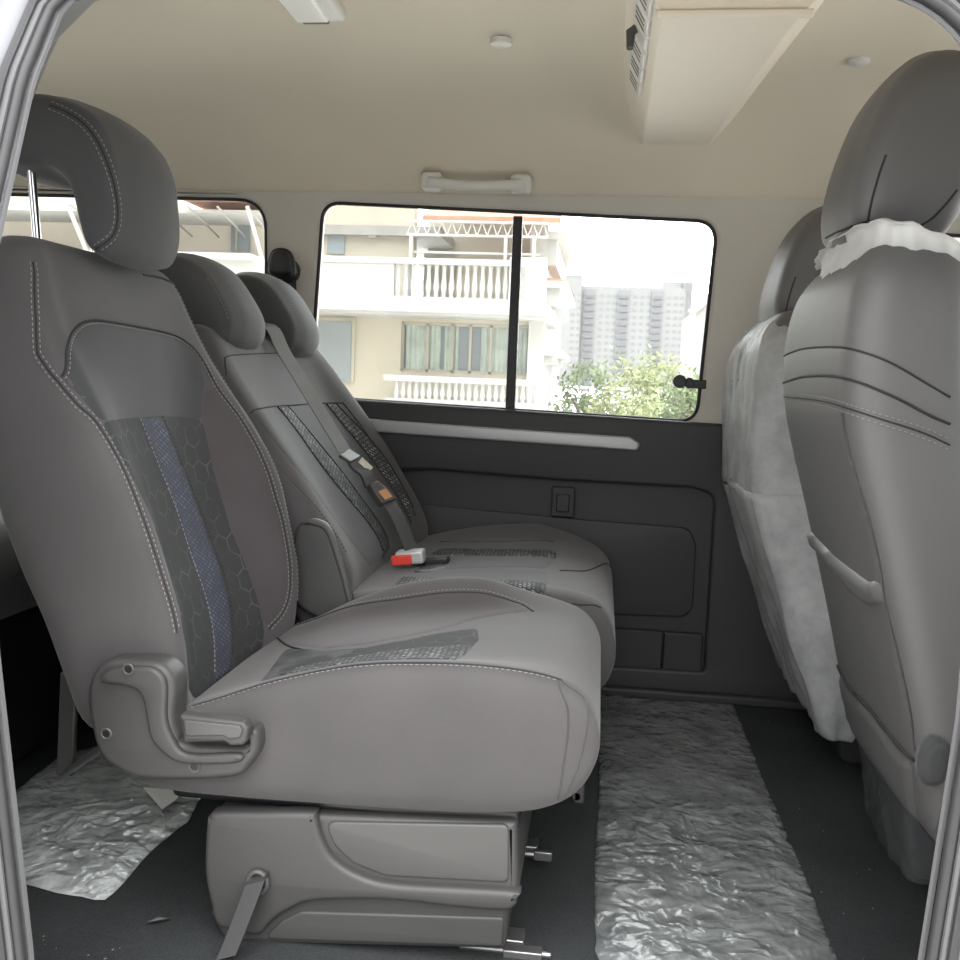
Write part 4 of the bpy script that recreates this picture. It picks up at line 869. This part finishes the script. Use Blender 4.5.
rows = [cush_row(Y3, 0.25 * w, x, zt, b, b, zb) for x, zt, b, zb, w in [(0.47, 0.30, 0, 0.22, 0.95), (0.51, 0.34, 0.0, 0.20, 1), (0.65, 0.39, 0.03, 0.20, 1), (0.82, 0.42, 0.035, 0.20, 1), (0.93, 0.41, 0.01, 0.23, 1), (0.98, 0.37, 0, 0.28, 0.95), (0.99, 0.34, 0, 0.31, 0.92)]]
loft(rows).obj('cushion', 'fab', fs, True, 0, 0)
rc = MB(); 
for v_, f_ in [(lambda r: (r.v, r.f))(pillow([(0.440, 0.310), (0.450, 0.300), (0.464, 0.308), (0.468, 0.33), (0.464, 0.350), (0.450, 0.356), (0.441, 0.345), (0.438, 0.328)], 1.258, 1.29, 0.008))]: rc.add(v_, f_)
rc.obj('hinge_sleeve', 'fab2', fs, True, 0, 0)
bs = xz_plate('pedestal', round_poly([(0.56, 0.0), (0.95, 0.0), (0.95, 0.22), (0.52, 0.22)], 0.02), [], 1.60, 0.29, 0.008, 'trim', fs)
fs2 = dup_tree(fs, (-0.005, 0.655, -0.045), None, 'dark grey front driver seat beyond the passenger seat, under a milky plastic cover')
for o in [fs2]: o.location.z = 0; 
for ch in fs2.children:
    if ch.name.split('.')[0] in ('backrest', 'headrest'): ch.location.z -= 0.045
for ch in list(fs2.children):
    if ch.name.split('.')[0] == 'headrest': ch.location.z -= 0.045; ch.location.x += 0.02
    if ch.name.split('.')[0] == 'pedestal': ch.location.y -= 0.16
    if ch.name.split('.')[0] == 'hinge_sleeve': bpy.data.objects.remove(ch)

# milky plastic cover pulled over the driver seat, and the strip left under the other headrest
Y4 = Y3 + 0.655
cv = thing('plastic_seat_cover', 'milky translucent plastic cover hanging over the back of the driver seat', 'seat cover', (0.45, Y4, 0.1))
def cover_rows(spec, wob=0.006, seed=3):
    r = np.random.default_rng(seed); out = []
    for z, x0, d, w in spec:
        row = []
        for k, a in enumerate(np.linspace(0, 1, 61)):
            u = -1.0 + 2.0 * a                            # wraps rear face and both sides, open to the front
            s = abs(u); x = x0 + (0.0 if s < 0.72 else d * ((s - 0.72) / 0.28) ** 1.3)
            y = Y4 + w * (np.sign(u) * min(1.0, s / 0.80) ** 0.92)
            wv = wob * (sin(u * 23 + z * 9) * 0.5 + sin(u * 41 - z * 17 + 1) * 0.35 + sin(z * 31 + u * 7) * 0.4)
            row.append((x + wv, y + wv * 0.7 * np.sign(u), z))
        out.append(row)
    B = cr_open(np.array(out).reshape(len(out), -1), 4).reshape(-1, 61, 3)
    return [[tuple(p) for p in r_] for r_ in B]
mbc = MB().grid(cover_rows([(0.58, 0.300, 0.19, 0.258), (0.68, 0.298, 0.19, 0.262), (0.77, 0.296, 0.18, 0.262), (0.85, 0.297, 0.17, 0.255), (0.895, 0.306, 0.15, 0.236), (0.93, 0.326, 0.12, 0.205), (0.948, 0.35, 0.08, 0.17)], 0.006, 3))
oc1 = mbc.obj('upper_sheet', 'cover', cv, True, 0, 0)
mbc = MB().grid(cover_rows([(0.115, 0.472, 0.05, 0.258), (0.15, 0.458, 0.08, 0.266), (0.22, 0.432, 0.12, 0.268), (0.30, 0.402, 0.16, 0.267), (0.40, 0.364, 0.18, 0.265), (0.50, 0.328, 0.19, 0.263), (0.598, 0.294, 0.19, 0.264)], 0.007, 5))
keep = []
for f in mbc.f:
    c_ = np.mean([mbc.v[i] for i in f], axis=0)
    if c_[2] > 0.575 and c_[1] > Y4 + 0.10: continue
    keep.append(f)
mbc.f = keep
oc2 = mbc.obj('lower_sheet', 'cover', cv, True, 0, 0)
for o in (oc1, oc2):
    m = o.modifiers.new('thickness', 'SOLIDIFY'); m.thickness = 0.0008
st = thing('plastic_strip', 'white plastic sheet edge poking up under the nearest headrest', 'plastic sheet', (0.39, Y3, 1.0))
rows = []
path = cr_open([(0.350, 1.655, 0.998), (0.338, 1.60, 1.012), (0.336, 1.50, 1.020), (0.340, 1.40, 1.023), (0.356, 1.345, 1.024), (0.385, 1.322, 1.016), (0.43, 1.318, 0.998), (0.462, 1.322, 0.978)], 6)
for k, (x, y, z) in enumerate(path):
    z += 0.002 * sin(k * 1.1); t_ = path[min(k + 1, len(path) - 1)] - path[max(k - 1, 0)]; nx, ny = t_[1], -t_[0]; l_ = math.hypot(nx, ny); nx, ny = nx / l_, ny / l_
    w_ = 0.002 * sin(k * 1.7)
    rows.append([(x + nx * (q - w_) * -1, y + ny * (q - w_) * -1, z + dz) for q, dz in ((-0.006, -0.045), (-0.002, -0.022), (0.0, -0.006), (-0.004, 0.003), (-0.012, 0.0))])
o = MB().grid(rows).obj('sheet_edge', 'whitefilm', st, True, 0, 0); m = o.modifiers.new('thickness', 'SOLIDIFY'); m.thickness = 0.0015
# clear wrap around the seat pedestal
o = MB(); P = [(0.55, 1.895), (0.535, 1.70), (0.545, 1.592), (0.62, 1.584), (0.80, 1.582)]; P = resample(P, 0.02)
rows = [[(p[0] - 0.03 * (z / 0.24) + 0.004 * sin(i * 2.1 + z * 40), p[1] - 0.004 * sin(i * 1.3 + z * 25) - 0.004, z + 0.002) for i, p in enumerate(P)] for z in np.linspace(0, 0.235, 12)]
o.grid(rows); o = o.obj('plastic_wrap', 'clear', None, True, 0, 0); tag(o, 'clear plastic sheet wrapped around the base of the front passenger seat', 'plastic sheet')
m = o.modifiers.new('thickness', 'SOLIDIFY'); m.thickness = 0.0006

# ------------------------------------------------------------------ crumpled protective film on the carpet
def film(name, poly, label, mat, seed, amp=0.006):
    poly = resample(np.array(poly, float), 0.02, True); r = np.random.default_rng(seed)
    poly = poly + r.normal(0, 0.0008, poly.shape); P = [Vector(p) for p in poly]; pts = list(P); lo, hi = poly.min(0), poly.max(0); st_ = 0.008
    def ins(q):
        c = False; n = len(poly)
        for i in range(n):
            a, b = poly[i], poly[i - 1]
            if (a[1] > q[1]) != (b[1] > q[1]) and q[0] < (b[0] - a[0]) * (q[1] - a[1]) / (b[1] - a[1]) + a[0]: c = not c
        return c
    for x in np.arange(lo[0], hi[0], st_):
        for y in np.arange(lo[1], hi[1], st_):
            q = np.array((x + r.uniform(-.48, .48) * st_, y + r.uniform(-.48, .48) * st_))
            if np.min(np.abs(poly - q).max(1)) > st_ * 0.5 and ins(q): pts.append(Vector(q))
    nb = len(P); res = geometry.delaunay_2d_cdt(pts, [(i, (i + 1) % nb) for i in range(nb)], [], 1, 1e-6)
    W_ = [(r.uniform(15, 130), r.uniform(0, 6.3), r.uniform(-1.0, 1.0)) for _ in range(22)]
    V = []; dense = resample(poly, 0.004, True)
    for q in res[0]:
        h = 0.0; edge = min(1.0, float(np.min(np.hypot(dense[:, 0] - q.x, dense[:, 1] - q.y))) / 0.03)
        for f, ph, an in W_:
            s = sin(f * (q.x * sin(an) + q.y * cos(an)) + ph + 2.0 * sin(9 * q.x + ph) + 1.5 * sin(7 * q.y + 2 * ph)); h += (1 - abs(s)) ** 4 * (16 / f) ** 0.5
        V.append((q.x, q.y, 0.0022 + edge * (0.002 + amp * 0.17 * h)))
    o = MB().add(V, [tuple(f) for f in res[2]]).obj(name, mat, None, True, 0, 0)
    m = o.modifiers.new('thickness', 'SOLIDIFY'); m.thickness = 0.0008
    return tag(o, label, 'protective film')
film('floor_film', [(0.034, 2.44), (0.372, 2.44), (0.370, 2.0), (0.374, 1.6), (0.371, 1.34), (0.366, 1.18), (0.06, 1.20), (0.031, 1.29), (0.028, 1.5), (0.034, 1.9)], 'long strip of crumpled translucent film on the carpet in the aisle', 'film', 4)
film('floor_film', [(-1.046,1.569),(-1.059,1.772),(-0.988,1.883),(-0.682,1.840),(-0.704,1.642),(-0.688,1.554),(-0.702,1.438),(-0.697,1.304),(-0.702,1.286),(-0.774,1.292),(-0.845,1.307)], 'crumpled silvery film on the carpet behind the single seat, lower left', 'filmb', 9, 0.009)
a = [(-0.807,1.624), (-0.733,1.547), (-0.727,1.585), (-0.725,1.628)]
tgm = MB().add([(p[0], p[1], 0.022) for p in a] + [(p[0], p[1], 0.023) for p in a], [(0, 1, 2, 3), (4, 5, 6, 7), (0, 1, 5, 4), (1, 2, 6, 5), (2, 3, 7, 6), (3, 0, 4, 7)])
tag(tgm.obj('paper_tag', 'paper', None, False), 'small white paper tag under the rear corner of the single seat', 'paper')
c = (-0.597,1.248); tag(MB().tube([(c[0] - 0.014, c[1] - 0.006, 0.003), (c[0], c[1], 0.006), (c[0] + 0.014, c[1] + 0.010, 0.003)], [0.002, 0.004, 0.002], 6).obj('debris', 'black'), 'tiny dark scrap lying on the carpet in front of the silvery film', 'debris')
lm = MB(); r = np.random.default_rng(11)
for i in range(150):
    x, y = (r.uniform(0.38, 0.75), r.uniform(1.15, 2.4)) if i % 2 else (r.uniform(-1.0, 0.02), r.uniform(1.06, 1.19))
    s = r.uniform(0.0004, 0.0012); an = r.uniform(0, 3.14); l = s * r.uniform(1, 4)
    lm.box((x, y, 0.0012), (l, s, 0.0008), Matrix.Rotation(an, 3, 'Z'))
tag(lm.obj('lint', 'lint', None, False), 'pale specks of lint scattered on the dark carpet', 'lint', None, 'stuff')

# ================================================================== outside the far windows
YH = 22.0
hs = thing('balcony_house', 'cream house with white balustrade balconies right outside the sliding window', 'house', (-4, YH, -0.55))
def hb(name, x0, x1, z0, z1, y0, y1, mat, parent=None, bev=0.0):
    return box(name, ((x0 + x1) / 2, (y0 + y1) / 2, (z0 + z1) / 2), (x1 - x0, y1 - y0, z1 - z0), mat, parent or hs, bev)
def X_(px, py=300): return None
XR = (-1.440,1.958)[0]; XL = -16.0
zrail = (-4.044,3.413)[1]; zsl = (-4.013,2.467)[1]; zsl0 = (-4.005,2.241)[1]; ztop = (-4.074,4.307)[1]; zwt = (-3.302,2.080)[1]; zwb = (-3.493,0.912)[1]; zr2 = (-3.490,0.820)[1]; zb2 = (-3.469,0.246)[1]
# lower storey wall with openings left for window and door
x0w, x1w = (-4.753,1.395)[0], (-1.739,1.498)[0]
hb('wall', XL, x0w, -0.55, zsl0, YH + 0.4, YH + 0.9, 'stucco'); hb('wall', x1w, XR, -0.55, zsl0, YH + 0.4, YH + 0.9, 'stucco')
hb('wall', x0w, x1w, zwt, zsl0, YH + 0.4, YH + 0.9, 'stucco'); hb('wall', x0w, x1w, -0.55, zwb, YH + 0.4, YH + 0.9, 'stucco')
hb('side_wall', XR - 0.4, XR, -0.55, ztop + 0.6, YH + 0.9, YH + 9, 'stuccow')
wn = hb('window', x0w, x1w, zwb, zwt, YH + 0.75, YH + 0.80, 'houseglass')
for k, (a, b) in enumerate(((0.02, 0.30), (0.33, 0.44), (0.62, 0.98))):
    rows = [[(x0w + (x1w - x0w) * t, YH + 0.70 + 0.02 * sin(t * 160), z) for t in np.linspace(a, b, 40)] for z in (zwb, zwt)]
    MB().grid(rows).obj('curtain', 'curtain', wn, True, 0, 0)
for t in (0.0, 0.2, 0.40, 0.54, 0.70, 0.86, 1.0): x = x0w + (x1w - x0w) * t; hb('window_bar', x - 0.03, x + 0.03, zwb, zwt, YH + 0.58, YH + 0.66, 'frame_w', wn)
for z in (zwb + 0.03, zwt - 0.03): hb('window_bar', x0w, x1w, z - 0.04, z + 0.04, YH + 0.58, YH + 0.66, 'frame_w', wn)
d0, d1 = (-6.544,1.565)[0], (-5.850,1.588)[0]
dw = hb('side_window', d0 - 0.4, d1, zwb - 0.3, zwt + 0.03, YH + 0.34, YH + 0.40, 'frame_w'); hb('glass', d0 - 0.3, d1 - 0.08, zwb - 0.3, zwt - 0.06, YH + 0.30, YH + 0.34, 'houseglass', dw); 
# balconies
def balustrade(x0, x1, z0, z1, xs0, n, y, solid):
    b = hb('balustrade', x0, x1, z1 - 0.13, z1, y - 0.12, y + 0.12, 'stuccow')
    hb('bottom_rail', x0, x1, z0, z0 + 0.10, y - 0.10, y + 0.10, 'stuccow', b)
    if solid: hb('parapet', x0, xs0, z0, z1, y - 0.08, y + 0.08, 'stuccow', b)
    hh = z1 - 0.13 - z0 - 0.10
    for k in range(n):
        x = xs0 + (x1 - xs0) * (k + 0.5) / n; zz = z0 + 0.10
        MB().tube([(x, y, zz), (x, y, zz + hh * 0.12), (x, y, zz + hh * 0.3), (x, y, zz + hh * 0.6), (x, y, zz + hh * 0.85), (x, y, zz + hh)], [0.055, 0.04, 0.07, 0.045, 0.04, 0.06], 8).obj('baluster', 'stuccow', b)
xs = (-4.726,2.878)[0]; xe = (-2.138,2.833)[0]
balustrade(XL, xe, zsl, zrail, xs, 15, YH - 0.6, True)
pp = hb('corner_pier', xe, XR + 0.1, zsl, zrail + 0.06, YH - 0.75, YH - 0.3, 'stuccow'); hb('pier_panel', xe + 0.1, xe + 0.35, zsl + 0.15, zrail - 0.15, YH - 0.77, YH - 0.74, 'roofgrey', pp)
hb('balcony_slab', XL, XR + 0.2, zsl0 - 0.08, zsl, YH - 0.8, YH + 3.5, 'stuccow'); hb('cornice', XL, XR + 0.35, zsl0 - 0.02, zsl0 + 0.10, YH - 0.95, YH - 0.6, 'stuccow')
xs2, xe2 = (-4.725,0.473)[0], (-1.379,0.604)[0]
balustrade(xs2 - 0.2, xe2, zb2 - 0.05, zr2, xs2, 22, YH - 0.4, False)
hb('balcony_slab', xs2 - 0.3, xe2 + 0.1, zb2 - 0.30, zb2 - 0.05, YH - 0.55, YH + 0.4, 'stuccow')
hb('pilaster', XR - 0.30, XR + 0.06, -0.55, zsl0, YH + 0.2, YH + 0.5, 'stuccow')
# upper storey, set back behind the balcony
zu = (-4.086,4.663)[1]
YU = YH + 2.5
hb('upper_wall', XL, (-4.935,4.251)[0], zsl, zu + 0.9, YU, YU + 0.4, 'stucco'); hb('upper_wall', (-4.935,4.251)[0], (-1.579,4.318)[0], zsl, zu + 0.9, YU + 2, YU + 2.3, 'stucco')
hb('dark_doorway', (-5.021,4.269)[0], (-4.187,4.287)[0], zsl, (-4.602,4.224)[1], YU + 1.9, YU + 1.98, 'roofgrey')
ux0, ux1 = (-7.184,4.205)[0], (-6.735,4.214)[0]
uw = hb('upper_window', ux0, ux1, (-6.965,3.856)[1], (-6.979,4.486)[1], YU - 0.06, YU - 0.01, 'houseglass'); hb('window_surround', ux0 - 0.08, ux1 + 0.08, (-6.980,4.511)[1], (-6.981,4.562)[1], YU - 0.1, YU, 'stuccow', uw)
ml = MB().box(((-5.981,4.390)[0], YU - 0.12, (-5.981,4.390)[1]), (0.22, 0.2, 0.25)); ml.obj('wall_lamp', 'roofgrey', hs)
# steel pergola truss on the balcony
t0, t1 = (-4.516,21.600,4.015), (-1.348,21.600,3.903); h = 0.30; tm = MB(); n = 14
za = (t0[2] + t1[2]) / 2
tm.tube([(t0[0], 21.6, za), (t1[0], 21.6, za)], 0.03, 6).tube([(t0[0], 21.6, za + h), (t1[0], 21.6, za + h)], 0.03, 6)
for k in range(n):
    xa = t0[0] + (t1[0] - t0[0]) * k / n; xb = t0[0] + (t1[0] - t0[0]) * (k + 1) / n
    tm.tube([(xa, 21.6, za), ((xa + xb) / 2, 21.6, za + h), (xb, 21.6, za)], 0.018, 5)
tm.obj('truss', 'stuccow', hs)
for x in (t0[0] + 0.1, (-2.282,3.448)[0], t1[0] - 0.3): hb('post', x - 0.035, x + 0.035, zsl, za, 21.56, 21.63, 'stuccow')
hb('pergola_beam', (-4.364,3.635)[0], (-1.516,3.565)[0], (-3.087,3.597)[1] - 0.025, (-3.087,3.597)[1] + 0.025, 21.7, 21.75, 'stuccow')
# roofs and stepped eaves on the side
rf = MB().add([((-4.212,4.305)[0], YH - 0.2, za + 0.34), (XR + 0.35, YH - 0.2, za + 0.34), (XR + 0.1, YH + 5, za + 2.2), ((-4.212,4.305)[0], YH + 5, za + 2.2), ((-4.212,4.305)[0], YH - 0.2, za + 0.46), (XR + 0.35, YH - 0.2, za + 0.46), (XR + 0.1, YH + 5, za + 2.35), ((-4.212,4.305)[0], YH + 5, za + 2.35)],
    [(0, 1, 2, 3), (4, 5, 6, 7), (0, 1, 5, 4), (1, 2, 6, 5), (2, 3, 7, 6), (3, 0, 4, 7)]); rf.obj('tiled_roof', 'rooftile', hs, False)
hb('roof_slab', XL, (-4.212,4.305)[0], za + 0.36, za + 0.60, YU - 0.25, YU + 4, 'roofgrey')
for (pa, pb) in (((566,234), (549,268)), ((570,283), (551,312)), ((560,348), (541,362))):
    xa, zt = (-1.418,4.242)[0], 0
for x1, z1, z0 in (((-1.040,4.278)[0], (-1.040,4.278)[1], (-1.148,3.523)[1]), ((-0.915,3.150)[0], (-0.915,3.150)[1], (-1.104,2.575)[1]), ((-1.009,1.574)[0], (-1.009,1.574)[1], (-1.138,1.233)[1])):
    hb('eave', XR - 0.1, x1, z1 - 0.16, z1, YH + 0.8, YH + 7, 'stuccow'); hb('eave_bracket', XR - 0.1, x1 - 0.18, z0, z1 - 0.16, YH + 1.0, YH + 6.8, 'stuccow')
rk = MB().add([(XR - 0.1, YH + 0.8, (-1.135,3.239)[1]), ((-0.892,3.175)[0], YH + 0.8, (-0.891,3.151)[1]), ((-0.892,3.175)[0], YH + 7, (-0.891,3.151)[1]), (XR - 0.1, YH + 7, (-1.140,3.334)[1]), (XR - 0.1, YH + 0.8, (-1.131,3.145)[1]), (XR - 0.1, YH + 7, (-1.131,3.145)[1])], [(0, 1, 2, 3), (0, 4, 1), (3, 2, 5), (0, 3, 5, 4), (4, 5, 2, 1)]); rk.obj('side_roof', 'rooftile', hs, False)

# house seen through the rear quarter window
YQ = 16.0
h2 = thing('canopy_house', 'cream house with a metal canopy seen through the rear quarter window', 'house', (-7, YQ, -0.55))
def q(px, py, Y=16.0): return None
hb('wall', -14, (-5.844,3.167)[0] + 0.15, -0.55, (-6.414,3.571)[1] + 0.5, YQ + 1.0, YQ + 1.3, 'stuccop', h2)
wq = hb('window', (-6.751,3.127)[0], (-6.413,3.134)[0], (-6.617,2.917)[1], (-6.622,3.377)[1], YQ + 0.9, YQ + 0.98, 'houseglass', h2); hb('window_frame', (-6.789,3.127)[0], (-6.375,3.135)[0], (-6.622,3.377)[1], (-6.623,3.413)[1], YQ + 0.86, YQ + 0.99, 'frame_w', wq); hb('window_frame', (-6.657,3.129)[0], (-6.619,3.130)[0], (-6.617,2.917)[1], (-6.622,3.377)[1], YQ + 0.86, YQ + 0.9, 'frame_w', wq)
hb('ledge', -14, (-5.869,2.708)[0], (-6.323,2.615)[1], (-6.324,2.714)[1], YQ - 0.5, YQ + 1, 'stuccow', h2)
hb('parapet', -14, (-5.834,2.501)[0] + 0.2, -0.55, (-6.323,2.615)[1], YQ - 0.3, YQ - 0.1, 'stuccow', h2)
cz = (-6.178,3.380)[1]; hb('canopy_roof', -14, (-5.485,3.391)[0], cz, cz + 0.06, YQ - 0.3, YQ + 1, 'stuccow', h2)
hb('roof_edge', (-7.099,3.459)[0], (-5.486,3.484)[0] + 0.5, cz + 0.20, cz + 0.4, YQ - 1.0, YQ + 1, 'rooftile', h2)
for px in ((-5.677,3.015)[0], (-8.723,2.958)[0]): MB().tube([(px - 0.05, YQ - 1.0, cz), (px + 0.03, YQ - 0.4, (-6.003,2.508)[1])], 0.035, 6).obj('canopy_post', 'stuccow', h2)
for k in range(7): xa = (-5.680,3.248)[0] - 0.5 * k; MB().tube([(xa, YQ - 1.1, cz - 0.03), (xa - 0.3, YQ + 0.9, cz - 0.22)], 0.018, 5).obj('canopy_strut', 'roofgrey', h2)

# roofed house seen past the front headrest
h3 = thing('roofed_house', 'house with orange tiled eaves seen past the nearest front headrest at right', 'house', (5.2, 14, -0.55))
hb('wall', 4.3, 9, -0.55, (4.583,2.921)[1], 14.5, 15, 'stucco', h3)
hb('eave', 3.8, 9, (4.583,2.921)[1], (4.577,3.001)[1], 13.8, 15, 'stuccow', h3)
MB().add([(3.8, 13.6, (4.578,2.987)[1]), (9, 13.6, (4.578,2.987)[1]), (9, 16, (4.578,2.987)[1] + 0.8), (3.8, 16, (4.578,2.987)[1] + 0.8), (3.8, 13.6, (4.578,2.987)[1] - 0.05), (9, 13.6, (4.578,2.987)[1] - 0.05)], [(0, 1, 2, 3), (0, 1, 5, 4)]).obj('tiled_roof', 'rooftile', h3, False)
hb('window', 4.9, 5.3, (4.482,2.585)[1], (4.465,2.785)[1], 14.42, 14.49, 'houseglass', h3); hb('downpipe', 5.35, 5.42, -0.55, (4.583,2.921)[1], 14.3, 14.4, 'frame_w', h3)

# white house at the right edge of the sliding window
h4 = thing('white_house', 'white house with sloping eave at the right edge of the sliding window', 'house', (4, 30, -0.55))
xa, za_ = (2.578,3.121); xb, zb_ = (3.251,3.736)
v, f = plate([(xa + 0.12, -0.55), (xa + 4, -0.55), (xa + 4, zb_ + 1.6), (xb + 1.2, zb_ + 1.0), (xa + 0.12, za_)], [], 5.0, 0.01)
MB().add([(p[0], 30 + p[2], p[1]) for p in v], f).obj('wall', 'stuccow', h4, False)
MB().tube([(xa - 0.05, 29.9, za_ - 0.1), (xb + 1.3, 29.9, zb_ + 1.05)], 0.13, 6).obj('eave', 'stuccow', h4)

# distant residential tower
YT = 400.0
tw = thing('apartment_tower', 'pale grey high rise apartment block far behind the trees', 'building', (0, YT, -0.55))
tx0, tz = (-16.683,38.357); tx1, _ = (31.918,39.643)
hb('main_block', (-11.080,40.518)[0], (31.799,41.625)[0], -0.55, (9.124,40.640)[1], YT + 4, YT + 24, 'tower', tw)
hb('left_wing', (-18.153,43.558)[0], (-10.426,43.750)[0], -0.55, (-14.527,44.452)[1], YT, YT + 20, 'tower', tw); hb('right_wing', (30.731,39.611)[0], (34.564,41.696)[0], -0.55, (32.890,43.239)[1], YT + 6, YT + 30, 'towerg', tw)
hb('roof_house', (22.635,42.184)[0], (34.516,42.488)[0], (29.147,39.569)[1], (28.913,43.536)[1], YT + 8, YT + 20, 'tower', tw)
zt_ = (9.253,38.243)[1]
nf = 17; fh_ = 2.75
cnt = 0; rest = MB()
for px in ((-6.932,22.456)[0], (6.851,22.891)[0], (20.514,23.323)[0]):
    hb('stair_recess', px - 2.4, px + 2.4, 5, zt_ + 1, YT + 3.2, YT + 3.9, 'towerg', tw)
    for k in range(nf): z = zt_ - 1.5 - k * fh_; b = hb('balcony', px - 1.8, px + 1.8, z - 0.9, z + 0.3, YT + 2.6, YT + 3.2, 'towerwin', tw)
for px in ((-13.460,22.250)[0], (-11.009,22.327)[0], (-2.054,22.610)[0], (0.785,22.700)[0], (3.214,22.777)[0], (11.687,23.044)[0], (14.501,23.133)[0], (17.310,23.222)[0], (25.308,23.474)[0], (28.097,23.562)[0], (30.485,23.638)[0]):
    yy = YT - 0.1 if px < (-9.377,22.379)[0] else YT + 3.9
    for k in range(nf):
        z = zt_ - 1.5 - k * fh_
        if k < 9: hb('window', px - 0.8, px + 0.8, z - 0.55, z + 0.55, yy, yy + 0.1, 'towerg', tw)
        else: rest.box((px, yy + 0.05, z), (1.6, 0.1, 1.1))
o = rest.obj('window_row', 'towerg', tw, False); o['kind'] = 'stuff'

# trees in front of the tower
def tree(label, x, y, zc, rx, rz, seed, mat, n=1700):
    r = np.random.default_rng(seed); t = thing('leafy_tree', label, 'tree', (x, y, -0.55), 'trees outside the sliding window')
    tm_ = MB().tube([(x, y, -0.55), (x + 0.1, y, zc - rz * 0.5), (x, y, zc + rz * 0.3)], [0.14, 0.10, 0.04], 8)
    for k in range(7): a = r.uniform(0, 6.28); tm_.tube([(x + 0.05, y, zc - rz * 0.5), (x + rx * 0.55 * cos(a), y + rx * 0.5 * sin(a), zc + rz * r.uniform(-.1, .6))], [0.05, 0.015], 5)
    tm_.obj('trunk', 'bark', t)
    cl = [(r.uniform(-1, 1), r.uniform(-1, 1), r.uniform(-0.9, 1)) for _ in range(46)]
    cl = [c for c in cl if c[0] ** 2 + c[1] ** 2 + c[2] ** 2 < 1.0]
    lm_ = MB()
    for i in range(n):
        c = cl[i % len(cl)]; p = Vector((x + rx * c[0], y + rx * 0.8 * c[1], zc + rz * c[2])) + Vector(r.normal(0, 1, 3)) * (0.17 * rx)
        s = r.uniform(0.05, 0.10); u = Vector(r.normal(0, 1, 3)).normalized(); w = u.orthogonal().normalized()
        lm_.add([p - u * s, p + w * s * 0.5, p + u * s, p - w * s * 0.5], [(0, 1, 2, 3)])
    lm_.obj('foliage', mat, t, False, fix=False)
x, z = (1.496,0.821); tree('tallest light green tree in front of the apartment tower', x, 28, z - 0.25, 1.35, 1.15, 1, 'leaf2', 2600)
x, z = (-0.455,0.331); tree('green tree beside the corner of the balcony house', x, 27, z - 0.2, 0.95, 1.0, 2, 'leaf', 1700)
x, z = (2.332,0.329); tree('green tree at the right end, in front of the white house', x, 26, z - 0.1, 0.95, 0.85, 3, 'leaf', 1700)
x, z = (0.533,0.199); tree('low bushy tree between the corner tree and the tallest tree', x, 25, z - 0.25, 0.9, 0.75, 4, 'leaf2', 1500)
